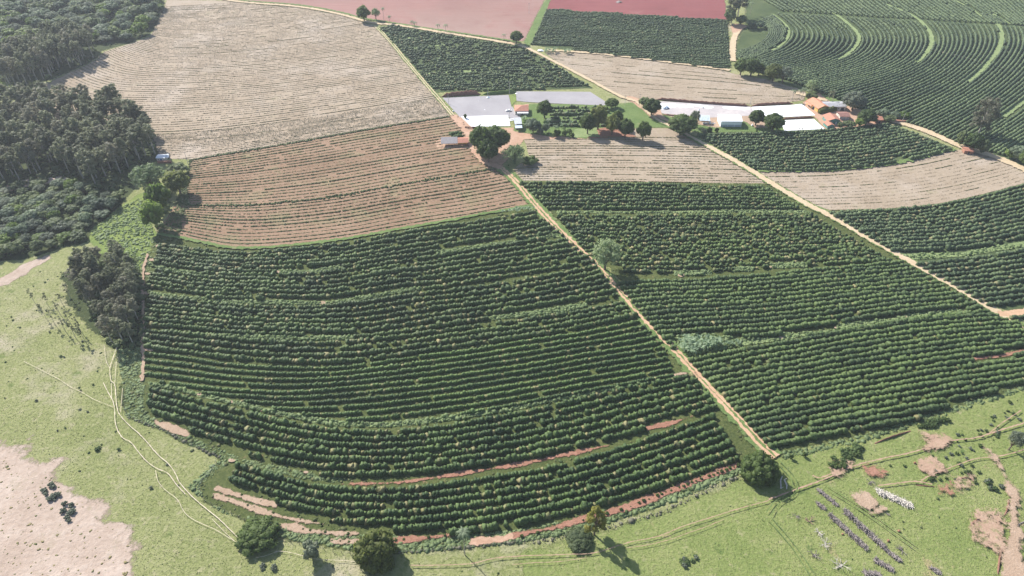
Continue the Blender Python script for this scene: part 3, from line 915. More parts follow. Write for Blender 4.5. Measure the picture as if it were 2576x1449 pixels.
dribbon('grass_verge', [(396, 590), (500, 608), (578, 627), (688, 624), (868, 604), (968, 584), (1094, 562), (1262, 531), (1340, 517)], 2.4, M['verge'], jit=0.3)
dribbon('dirt_road', [(372, 640), (362, 690), (362, 760), (361, 830), (359, 900), (360, 960)], 1.4, M['palestrip'], jit=0.4, wander=0.3)
# crossing lines inside the contour coffee
dribbon('dirt_road', C(3, 0, [(1232, 380), (1420, 425), (1640, 485), (1930, 565), (2200, 640)]), 2.6, M['tandirt'], jit=0.2)
PATHTOP = C(3, 0, [(0, 95), (500, 122), (830, 145), (1130, 155), (1480, 180), (1932, 206), (2400, 235)])
for s, wid in ((S0, 2.4), (S2, 3.4), (S1, 3.6), (S3, 4.2), (S4, 4.6), (S5, 2.4), (S6, 2.2)):
    dribbon('grass_terrace', s, wid, M['strip'], jit=0.15, step=3)

# cattle trails
TR = [C(0, 1, [(905, 1130), (880, 1200), (850, 1290), (830, 1370), (838, 1440)]) + C(0, 2, [(870, 0), (880, 100), (890, 190), (910, 240), (980, 320), (1060, 390), (1120, 450), (1200, 545), (1280, 610), (1330, 690), (1350, 750), (1420, 830), (1480, 890), (1560, 950), (1650, 1020), (1740, 1110), (1810, 1180), (1880, 1260)]),
      C(0, 2, [(780, 0), (820, 70), (860, 130), (875, 200), (870, 270), (890, 350), (930, 420), (990, 440), (1040, 510), (1110, 590), (1190, 650), (1270, 675), (1310, 740), (1350, 790), (1400, 840)]),
      C(0, 2, [(180, -160), (350, -80), (510, 10), (650, 90), (780, 150), (860, 185)]),
      C(0, 2, [(1180, 660), (1190, 760), (1260, 830), (1340, 880), (1380, 960), (1420, 1010), (1540, 1070), (1640, 1110), (1790, 1200)]),
      C(0, 1, [(790, 1170), (800, 1290), (830, 1340)]), C(0, 1, [(880, 1290), (876, 1380), (872, 1449)]), C(0, 2, [(840, 0), (850, 120)]), C(0, 2, [(930, 40), (915, 220)]),
      C(1, 2, [(0, 1320), (100, 1300), (170, 1265), (290, 1280), (390, 1305), (480, 1330), (620, 1335), (760, 1350)]),
      C(0, 2, [(1600, 1030), (1700, 1130), (1800, 1220)])]
for i, p in enumerate(TR):
    dribbon('cattle_trail', p, 0.26 if i in (0, 1) else 0.15, M['trail'], jit=0.3, wander=0.15, step=1.0)
RT = [C(1, 2, [(1170, 1375), (1280, 1380), (1500, 1380), (1650, 1370), (1800, 1320), (1932, 1310)]) + C(2, 2, [(400, 1295), (620, 1290), (850, 1205), (1090, 1165), (1300, 1080), (1520, 1010), (1700, 950), (1932, 890)]),
      C(2, 2, [(860, 1250), (1100, 1210), (1350, 1130), (1600, 1030)]), C(2, 2, [(0, 1365), (300, 1355), (560, 1320)])]
for i, p in enumerate(RT):
    dribbon('cattle_trail', p, 0.3 if i == 0 else 0.2, M['redtrail'], jit=0.3, wander=0.15, step=1.0)
L4 = lambda pts: C(3, 2, pts)
for p, w in ((L4([(0, 880), (120, 840), (300, 770), (450, 710), (560, 660), (700, 610), (850, 575), (1000, 540), (1130, 510), (1200, 490), (1380, 430), (1560, 425), (1700, 375), (1900, 310), (2000, 270)]), 0.55),
             (L4([(1150, 740), (1220, 690), (1320, 660), (1460, 610), (1560, 575), (1700, 565), (1850, 530), (2000, 480)]), 0.4), (L4([(820, 775), (1000, 760), (1110, 740), (1230, 765)]), 0.5),
             (L4([(1660, 390), (1700, 350), (1800, 270), (1900, 210)]), 0.4), (L4([(480, 690), (380, 730), (330, 700)]), 0.6)):
    dribbon('cattle_trail', p, w, M['redtrail'], jit=0.35, wander=0.2, step=1.0)
for pts, m_ in (([(1100, 500), (1200, 440), (1320, 400), (1370, 430), (1330, 480), (1220, 520)], 'yard'), ([(1130, 600), (1200, 570), (1300, 640), (1230, 690), (1140, 660)], 'redtrail'),
                ([(1400, 730), (1540, 700), (1580, 760), (1500, 800), (1400, 790)], 'yard'), ([(1270, 790), (1370, 760), (1350, 820), (1290, 820)], 'redstrip'), ([(490, 660), (600, 610), (660, 620), (540, 700), (470, 690)], 'yard'),
                ([(650, 850), (740, 820), (820, 900), (760, 950), (700, 930)], 'palestrip'), ([(770, 990), (860, 930), (880, 950), (800, 1000)], 'palestrip'), ([(1000, 430), (1110, 420), (1200, 410), (1100, 450)], 'redtrail'), ([(725, 640), (780, 650), (840, 690), (770, 690)], 'redstrip'),
                ([(1530, 1060), (1590, 1010), (1670, 990), (1760, 970), (1810, 960), (1800, 1300), (1720, 1240), (1600, 1170), (1550, 1100)], 'yard'),
                ([(1620, 470), (1720, 580), (1760, 700), (1800, 800), (1815, 870), (1800, 980), (1790, 1250), (1740, 1460), (1700, 1700), (2050, 1700), (1960, 1449), (1890, 1250), (1880, 1000), (1860, 850), (1820, 750), (1770, 640), (1700, 560)], 'palestrip')):
    dsheet('bare_earth_patch', L4(pts), M['redtrail' if m_ == 'yard' else m_], 3.0 if m_ != 'palestrip' else 1.6)
for p in (L4([(430, 780), (700, 950), (900, 1090), (1100, 1240)]), L4([(0, 1010), (120, 1150), (230, 1300), (330, 1460)]), L4([(60, 590), (150, 680), (200, 760), (190, 830), (60, 900), (0, 990)])):
    dribbon('wheel_track', p, 0.3, M['verge'], jit=0.4, offs=(-0.8, 0.8), wander=0.15)

# ------------------------------------------------------------------ COFFEE
ALLEX = [STRIPS[k] for k in STRIPS] + [s for _, s in SOILS[:2]] + [SOILS[10][1]]
W1 = 'in the old block below the furrowed field'
coffee_block([[(402, 613), (488, 625), (578, 636), (688, 631), (868, 612), (968, 592), (1094, 570), (1182, 558), (1262, 545), (1345, 530)],
              [(368, 725), (448, 737), (528, 745), (628, 745), (708, 752), (818, 756), (908, 742), (1008, 724), (1092, 720), (1162, 708), (1242, 694), (1322, 682), (1442, 662), (1490, 655)]],
             [12], 'old', W1, 'coffee', ALLEX)
W2 = 'between two grass terraces beside the eucalyptus grove'
coffee_block([[(372, 743), (448, 751), (528, 759), (608, 768), (708, 771), (788, 770), (848, 764), (908, 758), (988, 746), (1062, 734), (1182, 724), (1262, 712), (1362, 694), (1449, 678), (1497, 668)],
              [(366, 812), (448, 818), (528, 825), (608, 833), (728, 836), (778, 838), (888, 845), (948, 839), (1088, 818), (1202, 800), (1322, 783), (1440, 762), (1556, 738)]],
             [6], 'old', W2, 'coffee', ALLEX)
W3 = 'just above the clipped young hedges'
coffee_block([[(364, 829), (448, 834), (528, 843), (628, 853), (728, 861), (788, 861), (868, 857), (948, 851), (1062, 835), (1162, 821), (1262, 811), (1362, 795), (1442, 785), (1566, 758)],
              [(364, 867), (428, 877), (488, 883), (548, 893), (628, 899), (728, 905), (848, 907), (948, 897), (1062, 879), (1182, 861), (1302, 845), (1422, 825), (1487, 813), (1600, 788)]],
             [3], 'old', W3, 'coffee', ALLEX)
W4 = 'among the clipped young hedges'
exT3 = [(340, 960), (372, 962), (448, 974), (506, 992), (590, 1010), (660, 1028), (744, 1046), (829, 1060), (969, 1068), (1288, 1032), (1690, 950), (1750, 1100), (340, 1100)]
coffee_block([[(366, 885), (468, 897), (548, 911), (648, 919), (728, 922), (828, 923), (908, 915), (1008, 901), (1088, 889), (1182, 879), (1262, 863), (1362, 849), (1452, 836), (1523, 822), (1606, 805)],
              [(366, 953), (448, 963), (548, 975), (648, 981), (728, 984), (828, 977), (948, 965), (1088, 949), (1162, 939), (1262, 923), (1362, 909), (1452, 890), (1558, 875), (1664, 856)],
              [(368, 1031), (548, 1056), (728, 1069), (870, 1070), (967, 1064), (1144, 1039), (1288, 1016), (1362, 1000), (1442, 985), (1594, 958), (1692, 940)]],
             [4, 6], 'neat', W4, 'coffee_neat', [exT3])
W5 = 'above the long red earth strip'
ex5 = [(330, 1040), (400, 1053), (478, 1072), (478, 1105), (560, 1123), (620, 1135), (620, 1154), (700, 1170), (778, 1179), (778, 1215), (330, 1215)]
coffee_block([[(378, 975), (448, 993), (528, 1013), (628, 1038), (728, 1062), (844, 1082), (977, 1085), (1111, 1072), (1162, 1062), (1262, 1047), (1362, 1025), (1442, 1007), (1523, 985), (1629, 965), (1740, 942)],
              [(362, 1083), (448, 1110), (548, 1140), (648, 1165), (780, 1187), (869, 1190), (1046, 1184), (1188, 1165), (1330, 1143), (1436, 1118), (1542, 1095), (1640, 1068), (1800, 1018)]],
             [6], 'old', W5, 'coffee', [ex5] + ALLEX, kids=True)
W6 = 'below the long red earth strip'
ex6 = [(520, 1212), (575, 1214), (640, 1238), (690, 1255), (690, 1280), (760, 1288), (825, 1300), (825, 1320), (985, 1325), (985, 1342), (1130, 1335), (1130, 1400), (520, 1400)]
coffee_block([[(596, 1165), (692, 1197), (780, 1218), (869, 1229), (1011, 1229), (1117, 1218), (1223, 1200), (1365, 1179), (1471, 1154), (1577, 1120), (1684, 1083), (1793, 1043)],
              [(540, 1272), (600, 1292), (695, 1322), (830, 1350), (993, 1350), (1145, 1335), (1241, 1322), (1400, 1290), (1506, 1262), (1610, 1232), (1684, 1207), (1790, 1171), (1853, 1150)]],
             [6], 'old', W6, 'coffee', [ex6], kids=True)
W7 = 'in the dense block under the small striped tan field'
coffee_block([[(1312, 459), (1465, 459), (1674, 463), (1816, 467), (1936, 471)], [(1388, 528), (1500, 529), (1642, 529), (1709, 529), (1851, 526), (2016, 527)]], [8], 'old', W7, 'coffee', ALLEX)
W8 = 'in the patchy block beside the lone roadside tree'
coffee_block([[(1404, 540), (1674, 540), (1850, 539), (2040, 538)], [(1512, 676), (1674, 680), (1780, 677), (1922, 668), (2100, 657), (2240, 651)]], [15], 'ragged', W8, 'coffee',
             ALLEX + [[(1488, 660), (1530, 655), (1560, 690), (1545, 715), (1500, 700)]])
W9 = 'in the full hedges above the banana clump'
coffee_block([[(1555, 712), (1674, 702), (1700, 706), (1851, 696), (1992, 683), (2140, 669), (2268, 657)], [(1690, 870), (1803, 862), (1900, 853), (1980, 848), (2111, 832), (2189, 818), (2300, 800), (2437, 786), (2484, 780)]],
             [14], 'full', W9, 'coffee', ALLEX)
W10 = 'between the banana clump and the eroded pasture'
coffee_block([[(1735, 903), (1824, 885), (1930, 867), (2029, 850), (2111, 834), (2189, 822), (2295, 805), (2437, 791), (2508, 790)],
              [(1800, 966), (1930, 936), (2111, 901), (2295, 869), (2437, 851), (2540, 842), (2640, 836)],
              [(1950, 1132), (2065, 1108), (2165, 1089), (2300, 1066), (2450, 1037), (2575, 1012), (2660, 996)]],
             [5, 13], 'full', W10, 'coffee', ALLEX + [[(1940, 1142), (2070, 1115), (2180, 1090), (2310, 1058), (2400, 1020), (2450, 1002), (2530, 983), (2600, 960), (2700, 930), (2700, 1200), (1940, 1200)]])
W11 = 'under the curved tan field beyond the pale road'
coffee_block([[(2090, 533), (2208, 528), (2314, 522), (2420, 504), (2527, 478), (2660, 436)], [(2258, 634), (2420, 632), (2575, 604), (2680, 582)]], [13], 'old', W11, 'coffee_far', [STRIPS['T6']])
W12 = 'below the curved grass terrace beyond the pale road'
coffee_block([[(2308, 662), (2420, 652), (2575, 628), (2700, 604)], [(2545, 797), (2600, 790), (2720, 776)]], [13], 'old', W12, 'coffee_far', [STRIPS['T6'], [(2500, 780), (2700, 755), (2700, 785), (2520, 800)]])
W13 = 'in the dark block fronting the white sheets'
coffee_block([[(1756, 337), (1932, 335), (2098, 326), (2234, 311)], [(1896, 420), (1970, 424), (2065, 424), (2182, 414), (2262, 404), (2396, 371)]], [13], 'old', W13, 'coffee_far', [[(2250, 402), (2275, 398), (2300, 412), (2255, 420)]])
W14 = 'in the straight block below the red ploughed field'
coffee_block([[(1300, 20), (1560, 28), (1860, 40)], [(1300, 160), (1560, 168), (1860, 178)]], [35], 'far', W14, 'coffee_far', include=[(1375, 25), (1588, 38), (1828, 53), (1836, 177), (1638, 153), (1521, 138), (1440, 130), (1440, 118), (1361, 116), (1336, 113)])
W15 = 'in the terraced block behind the grey patios'
coffee_block([[(900, 78), (1057, 52), (1288, 20), (1520, -8)], [(940, 136), (1144, 112), (1288, 98), (1520, 83)], [(1030, 190), (1288, 175), (1410, 171), (1520, 168)], [(1060, 232), (1288, 227), (1520, 221)]], [16, 13, 10], 'farold', W15, 'coffee_far',
             include=[(951, 69), (990, 68), (1057, 78), (1117, 90), (1227, 106), (1298, 117), (1321, 125), (1404, 170), (1488, 221), (1300, 227), (1092, 232), (1061, 190), (1027, 150), (985, 106)])
W16 = 'in the small garden plot below the grey patio'
coffee_block([[(1386, 268), (1470, 266), (1530, 270)], [(1384, 311), (1470, 313), (1530, 312)]], [5], 'ragged', W16, 'coffee_far')
# the big contour-planted hill
EXC = [[(p[0] + 6, p[1]) for p in s] + [(p[0] - 6, p[1]) for p in s[::-1]] for s in (S0, S2, S1, S3)]
CINC = [(1862, 66), (1905, 58), (1932, 46)] + [(x, y + 3) for x, y in C(3, 0, [(60, 99), (500, 124), (830, 147), (1130, 157), (1480, 182), (1932, 208), (2400, 238)])] + \
       [(3300, 100), (3300, 420), (2700, 470), (2560, 405), (2500, 385), (2470, 380), (2405, 360), (2330, 326), (2245, 299), (2180, 284), (2100, 250), (2040, 226), (1990, 206), (1925, 190), (1852, 150), (1852, 100)]
W17 = 'on the contour-planted hill beside the farm road'
gA = [(1905, 60), (1928, 66), (1938, 78), (1924, 100), (1892, 118), (1850, 131)]
gB = [(1932, 30), (1966, 55), (1985, 78), (1975, 104), (1936, 128), (1890, 145), (1838, 155)]
gC = [(2080, 20), (2130, 58), (2157, 83), (2162, 105), (2140, 131), (2098, 152), (2040, 168), (1985, 180), (1900, 190)]
gD = [(2190, 0), (2298, 40), (2334, 73), (2344, 103), (2328, 137), (2300, 161), (2232, 190), (2132, 218), (2060, 236)]
gE = [(2400, 5), (2490, 45), (2514, 78), (2518, 108), (2492, 152), (2438, 203), (2365, 247), (2300, 278), (2238, 308)]
gF = [(2640, 20), (2690, 60), (2702, 110), (2672, 165), (2630, 208), (2576, 253), (2522, 293), (2460, 331), (2398, 366)]
gG = [(2750, 20), (2800, 60), (2812, 115), (2780, 180), (2700, 265), (2640, 310), (2576, 353), (2520, 388), (2478, 412)]
coffee_block([gA, gB, gC, gD, gE, gF, gG], [9, 14, 16, 15, 15, 10], 'contour', W17, 'coffee_far', EXC + [S4 + [(p[0] + 8, p[1] + 8) for p in S4[::-1]]], CINC)
TOPINC = [(1932, 20), (1935, 30)] + [(x, y - 3) for x, y in C(3, 0, [(60, 94), (500, 121), (830, 144), (1130, 154), (1480, 179), (1932, 205), (2400, 234)])] + [(2760, -130), (1880, -130), (1885, 10)]
coffee_block([[(1860, -40), (1960, 18), (2010, 50)], [(2300, -130), (2360, -30), (2500, 60)], [(2700, -130), (2720, -30), (2760, 60)]], [40, 30], 'contour', 'far plateau', 'coffee_far', [[(p[0] + 4, p[1]) for p in s] + [(p[0] - 4, p[1]) for p in s[::-1]] for s in (S1, S5, S6)], TOPINC)

BUSH_MESH = {}
MAXROWS = 296
far = sorted([r for r in ALL_ROWS if r['where'] == 'far plateau' or r['where'] == W15 or r['where'] == W14], key=lambda r: r['size'])
near_n = len(ALL_ROWS) - len(far)
drop = set(id(r) for r in far if r['where'] == 'far plateau')
over = len(ALL_ROWS) - len(drop) - MAXROWS
for r in [r for r in far if id(r) not in drop][:max(0, over)]:
    drop.add(id(r))
stuffV, stuffF, stuffT, sk = [], [], [], 0
per = {}
for r in ALL_ROWS:
    per.setdefault(r['where'], []).append(r)


def bush_variants(mat):
    if mat not in BUSH_MESH:
        L = []
        for k in range(14):
            v, f, t = blobs(np.zeros((1, 2)), np.array([1.0]), np.array([1.0]), np.array([1.0]), np.zeros(1), 1, 0.17)
            L.append(np_mesh('bush', v, f, M[mat]))
        for k in range(5):
            v, f, t = blobs(np.zeros((1, 2)), np.array([1.0]), np.array([1.0]), np.array([1.0]), np.zeros(1), 1, 0.24, tone=np.array([0.35 + 0.09 * k]))
            L.append(np_mesh('bush', v, f, M[mat], attr=t))
        BUSH_MESH[mat] = L
    return BUSH_MESH[mat]


for where, rows in per.items():
    n = 0
    for r in rows:
        if id(r) in drop:
            v, f, t = blobs(r['q'], r['rl'] * 1.15, r['rw'], r['h'], r['a'], 0, 0.14, r['tone'])
            stuffV.append(v); stuffF.append(f + sk); stuffT.append(t)
            sk += len(v)
            continue
        n += 1
        c = r['q'][len(r['q']) // 2]
        if r['kids']:
            o = empty('coffee_row', (c[0], c[1], 0))
            L = bush_variants(r['mat'])
            for k in range(len(r['q'])):
                b = bpy.data.objects.new('bush', L[random.randrange(14)] if r['tone'][k] < 0.1 else L[14 + random.randrange(5)])
                b.location = (r['q'][k][0] - c[0], r['q'][k][1] - c[1], 0)
                b.rotation_euler = (0, 0, r['a'][k] + random.choice((0, math.pi)))
                b.scale = (r['rl'][k], r['rw'][k], r['h'][k])
                COL.objects.link(b)
                b.parent = o
        else:
            d = np.linalg.norm(np.diff(r['q'], axis=0), axis=1)
            cut = np.flatnonzero(d > 2.4 * np.median(r['rl'])) + 1
            secs = np.split(np.arange(len(r['q'])), cut)
            o = empty('coffee_row', (c[0], c[1], 0)) if len(secs) > 1 else None
            for ix in secs:
                v, f, t = blobs(r['q'][ix] - c, r['rl'][ix], r['rw'][ix], r['h'][ix], r['a'][ix], r['lvl'], 0.17 if r['lvl'] else 0.12, r['tone'][ix])
                if o is None:
                    o = np_obj('coffee_row', v, f, M[r['mat']], attr=t, loc=(c[0], c[1], 0))
                else:
                    np_obj('hedge_section', v, f, M[r['mat']], o, attr=t)
        tag(o, ordinal(n) + ' coffee row from the top ' + where, 'coffee row', r['group'])
if stuffV:
    o = np_obj('coffee_plantation', np.concatenate(stuffV), np.concatenate(stuffF), M['coffee_far'], attr=np.concatenate(stuffT))
    tag(o, 'distant coffee rows blurring together at the far edge of the farm', 'coffee rows', kind='stuff')

# ------------------------------------------------------------------ STUBBLE, WEED ROWS, TUFTS
def row_lines(guides, spacing=3.6, z=0.0):
    res = []
    for g in guides:
        p = smooth(GP(g, z), 2)
        d = np.r_[0, np.cumsum(np.linalg.norm(np.diff(p, axis=0), axis=1))]
        t = np.linspace(0, d[-1], 160)
        res.append(np.stack([np.interp(t, d, p[:, k]) for k in (0, 1)], 1))
    out = []
    for a, b in zip(res[:-1], res[1:]):
        n = max(1, int(round(np.linalg.norm(a[10:-10] - b[10:-10], axis=1).mean() / spacing)))
        out += [a * (1 - k / n) + b * k / n for k in range(n)]
    return out + [res[-1]]


def spikes(c, h, r, z=0.0):
    """three-sided stubs"""
    n = len(c)
    a0 = RNG.random(n) * 6.28
    V = np.zeros((n, 4, 3))
    for k in range(3):
        V[:, k, 0] = c[:, 0] + np.cos(a0 + k * 2.094) * r
        V[:, k, 1] = c[:, 1] + np.sin(a0 + k * 2.094) * r
        V[:, k, 2] = z
    V[:, 3, :2] = c + RNG.normal(size=(n, 2)) * 0.12
    V[:, 3, 2] = h
    F = np.array([[0, 1, 3], [1, 2, 3], [2, 0, 3]])[None] + (np.arange(n) * 4)[:, None, None]
    return V.reshape(-1, 3), F.reshape(-1, 3)


def runs(n, on, off):
    """streaky presence along a row"""
    m = np.zeros(n, bool)
    i = 0
    while i < n:
        a, b = 1 + int(RNG.exponential(on)), 1 + int(RNG.exponential(off))
        m[i:i + a] = True
        i += a + b
    return m


def stub_field(name, label, guides, poly, mat, step=0.75, on=9, off=4, h=0.45, r=0.2, spacing=3.6, shift=0.0):
    inc = GP(poly)
    P = []
    for ln in row_lines(guides, spacing):
        p, L = resample(ln, step)
        if shift:
            t = np.gradient(p, axis=0)
            t /= np.linalg.norm(t, axis=1)[:, None] + 1e-9
            p = p + np.stack([-t[:, 1], t[:, 0]], 1) * shift
        if len(p) < 3:
            continue
        k = RNG.random()
        p = p[inside(inc, p) & runs(len(p), on * (0.5 + k), off * (1.4 - k))]
        P.append(p + RNG.normal(size=p.shape) * 0.13)
    c = np.concatenate(P)
    n = len(c)
    v, f = spikes(c, h * (0.5 + RNG.random(n)), r * (0.7 + 0.7 * RNG.random(n)))
    return tag(np_obj(name, v, f, M[mat]), label, 'crop stubble', kind='stuff')


def weed_rows(name, label, guides, poly, mat, width=0.42, h=0.3, step=1.0, on=60, off=3, spacing=3.6, dry=0.25):
    inc = GP(poly)
    V, F, T, k = [], [], [], 0
    for ln in row_lines(guides, spacing):
        p, L = resample(ln, step)
        if len(p) < 3:
            continue
        t = np.gradient(p, axis=0)
        a = np.arctan2(t[:, 1], t[:, 0])
        kp = inside(inc, p) & runs(len(p), on, off)
        p, a = p[kp], a[kp]
        n = len(p)
        if n == 0:
            continue
        vig = np.clip(1 + RNG.normal() * 0.25 + RNG.normal(size=n) * 0.25, 0.35, 1.8)
        v, f, tt = blobs(p + RNG.normal(size=p.shape) * 0.07, np.full(n, step * 0.75), width * vig, h * vig, a, 0, 0.2, np.clip(RNG.random(n) * dry * 2, 0, 0.8))
        V.append(v); F.append(f + k); T.append(tt)
        k += len(v)
    return tag(np_obj(name, np.concatenate(V), np.concatenate(F), M[mat], attr=np.concatenate(T)), label, 'weeds', kind='stuff')


def scatter(poly, n, exclude=()):
    poly = GP(poly) if not isinstance(poly, np.ndarray) else poly
    lo, hi = poly.min(0), poly.max(0)
    out = np.zeros((0, 2))
    for _ in range(30):
        q = lo + RNG.random((n * 2, 2)) * (hi - lo)
        q = q[inside(poly, q)]
        for e in exclude:
            q = q[~inside(e, q)]
        out = np.concatenate([out, q])
        if len(out) >= n:
            break
    return out[:n]


def tufts(name, label, cat, pts, mat, r=0.35, h=0.22, level=0, dry=0.3, jag=0.28):
    n = len(pts)
    k = np.clip(RNG.lognormal(0, 0.45, n), 0.4, 2.6)
    v, f, t = blobs(pts, r * k, r * k * (0.6 + 0.5 * RNG.random(n)), h * k * (0.7 + 0.6 * RNG.random(n)), RNG.random(n) * 6.28, level, jag, np.clip(RNG.random(n) * dry * 2, 0, 0.9), z0=0.02)
    return tag(np_obj(name, v, f, M[mat], attr=t), label, cat, kind='stuff')


fA = [(414, 18), (560, 10), (700, -4), (900, -32), (960, -40)]
fB = [(360, 104), (410, 118), (470, 121), (560, 117), (750, 99), (1000, 62)]
fC = [(262, 131), (300, 152), (350, 166), (450, 172), (644, 160), (860, 137), (1032, 112)]
fD = [(150, 206), (215, 236), (300, 247), (450, 244), (644, 232), (900, 200), (1090, 173)]
fE = [(90, 300), (200, 330), (400, 342), (600, 322), (800, 295), (1110, 244)]
fF = [(300, 408), (480, 400), (700, 363), (950, 319), (1140, 289)]
stub_field('crop_stubble', 'dashed rows of pruned stumps on the wide tan field', [fA, fB, fC, fD, fE, fF], F1, 'stub', 0.5, 16, 4, 0.62, 0.34)
weed_rows('row_weeds', 'thin green weed lines crossing the wide tan field', [fA, fB, fC, fD, fE, fF], F1, 'weedrow', 0.26, 0.30, 1.1, 16, 26, 3.6, 0.45)
t1 = [(478, 404), (700, 367), (950, 322), (1138, 293)]
t2 = [(470, 517), (560, 518), (640, 517), (830, 498), (1000, 466), (1240, 425)]
t3 = [(396, 580), (450, 594), (500, 606), (578, 624), (688, 621), (868, 602), (968, 582), (1094, 560), (1182, 548), (1345, 515)]
YARDX = [(1096, 378), (1090, 355), (1120, 340), (1185, 340), (1195, 390), (1150, 380)]
weed_rows('row_weeds', 'green weed ridges of the upper furrowed field', [t1, t2], F2, 'weedrow', 0.42, 0.42, 0.9, 90, 3)
stub_field('crop_stubble', 'small stumps between the weed ridges of the upper furrowed field', [t1, t2], F2, 'stub', 0.7, 8, 4, 0.4, 0.16, shift=1.5)
weed_rows('row_weeds', 'green weed ridges of the red furrowed field', [t2, t3], F3, 'weedrow', 0.46, 0.46, 0.9, 120, 2)
stub_field('crop_stubble', 'reddish stumps between the weed ridges of the red field', [t2, t3], F3, 'stubred', 0.7, 8, 3, 0.42, 0.17, shift=1.6)
G4 = [[(1310, 346), (1600, 345), (1790, 350)], [(1285, 425), (1375, 420), (1721, 424), (1880, 428)], [(1300, 455), (1674, 458), (1940, 464)]]
weed_rows('row_weeds', 'patchy weed lines of the small striped tan field', G4, F4, 'weedrow', 0.38, 0.34, 0.9, 22, 7, 3.4, 0.5)
stub_field('crop_stubble', 'stumps of the small striped tan field', G4, F4, 'stub', 0.7, 8, 5, 0.4, 0.16, shift=1.5)
G5 = [[(1902, 432), (2065, 430), (2262, 410), (2400, 378), (2450, 372)], [(1960, 472), (2150, 470), (2350, 446), (2535, 402)], [(2080, 530), (2208, 526), (2314, 520), (2420, 502), (2527, 475), (2620, 450)]]
stub_field('crop_stubble', 'sparse stumps on the curved tan field', G5, F5, 'stub', 0.6, 9, 5, 0.55, 0.26)
weed_rows('row_weeds', 'green streaks on the curved tan field', G5, F5, 'weedrow', 0.35, 0.3, 1.0, 16, 45, 7.2, 0.4)
G6 = [[(1365, 131), (1640, 154), (1860, 176), (2032, 200)], [(1401, 159), (1660, 184), (1860, 200), (2030, 228)], [(1556, 246), (1700, 253), (1888, 263), (2026, 254)]]
stub_field('crop_stubble', 'faint stumps on the tan field behind the bright patio', G6, F6, 'stub', 0.65, 7, 6, 0.5, 0.26)
weed_rows('row_weeds', 'green lines on the tan field behind the bright patio', G6, F6, 'weedrow', 0.34, 0.3, 1.0, 25, 25, 9, 0.4)
# thick weed strips
for lab, line, w in (('thick dark green weed strip along the lower edge of the wide tan field', t1, 1.3), ('feathery weed strip dividing the two furrowed fields', t2, 1.5)):
    p, L = resample(smooth(GP(line), 2), 0.55)
    n = len(p)
    q = p + RNG.normal(size=p.shape) * w * 0.33
    v, f, t = blobs(q, 0.6 + 0.4 * RNG.random(n), 0.45 + 0.4 * RNG.random(n), 0.45 + 0.5 * RNG.random(n), RNG.random(n) * 6.3, 0, 0.25, RNG.random(n) * 0.15)
    tag(np_obj('weed_strip', v, f, M['weed'], attr=t), lab, 'weeds', kind='stuff')

# terrace grass, weeds between the coffee, verge weeds, pasture tufts
TP = np.concatenate([scatter(STRIPS[k], max(60, int(9 * len(STRIPS[k]) * 10))) for k in STRIPS])
tufts('terrace_grass', 'light feathery grass on the terraces between coffee rows', 'grass', TP, 'stripgrass', 0.42, 0.45, 0, 0.1, 0.35)
VERGE = [[(300, 880), (362, 872), (362, 1040), (480, 1100), (600, 1150), (545, 1185), (500, 1225), (520, 1262), (600, 1303), (560, 1290), (470, 1225), (560, 1150), (460, 1112), (400, 1078), (318, 1048)],
         [(620, 1300), (700, 1320), (900, 1345), (1100, 1350), (1300, 1335), (1450, 1305), (1600, 1262), (1720, 1215), (1858, 1168), (1875, 1185), (1750, 1238), (1600, 1292), (1450, 1340), (1300, 1364), (1050, 1388), (900, 1384), (700, 1350)],
         [(596, 1150), (690, 1172), (760, 1186), (868, 1206), (868, 1216), (760, 1204), (660, 1180), (590, 1160)],
         [(345, 690), (378, 600), (400, 590), (400, 640), (372, 735), (360, 760)],
         [(1962, 1140), (2180, 1092), (2450, 1006), (2600, 962), (2600, 975), (2450, 1022), (2180, 1108), (1970, 1156)]]
SOILX = [GP(p) for _, p in SOILS]
VP = np.concatenate([scatter(p, n, SOILX) for p, n in zip(VERGE, (1500, 3200, 500, 350, 700))])
tufts('verge_weeds', 'lush green weeds on the verge round the coffee', 'weeds', VP, 'stripgrass', 0.45, 0.14, 0, 0.12, 0.3)
FP = np.concatenate([scatter(B1F, 7000, SOILX), scatter(B2F, 2600)])
tufts('orchard_weeds', 'low weeds between the coffee rows', 'weeds', FP, 'weed', 0.42, 0.28, 0, 0.25, 0.3)
p, L = resample(smooth(GP(ROAD1), 2), 0.6)
RW = np.concatenate([p + RNG.normal(size=p.shape) * s for s in (0.35, 2.2, 2.6)])
tufts('road_weeds', 'grass along and between the wheel tracks of the diagonal road', 'grass', RW, 'weed', 0.3, 0.18, 0, 0.35, 0.3)
PLEFT = [(-60, 740), (60, 690), (170, 660), (190, 800), (300, 890), (310, 1050), (400, 1080), (560, 1160), (500, 1230), (600, 1305), (700, 1350), (900, 1385), (1100, 1388), (1300, 1366), (1600, 1296), (1860, 1190), (1960, 1155), (2300, 1062), (2620, 962), (2640, 1500), (-60, 1500)]
SANDP = GP([(-400, 1000), (0, 1095), (60, 1130), (110, 1170), (180, 1215), (232, 1262), (290, 1305), (322, 1345), (335, 1400), (345, 1500), (345, 1800), (-400, 1800)])
PG = scatter(PLEFT, 26000, [SANDP])
v, f = spikes(PG, 0.10 + 0.18 * RNG.random(len(PG)), 0.10 + 0.12 * RNG.random(len(PG)))
tag(np_obj('pasture_grass', v, f, M['grassblade']), 'short uneven pasture grass', 'grass', kind='stuff')
tufts('pasture_weeds', 'dark green weeds dotted over the pasture', 'weeds', scatter(PLEFT, 200, [SANDP]), 'weed', 0.3, 0.18, 0, 0.1, 0.3)
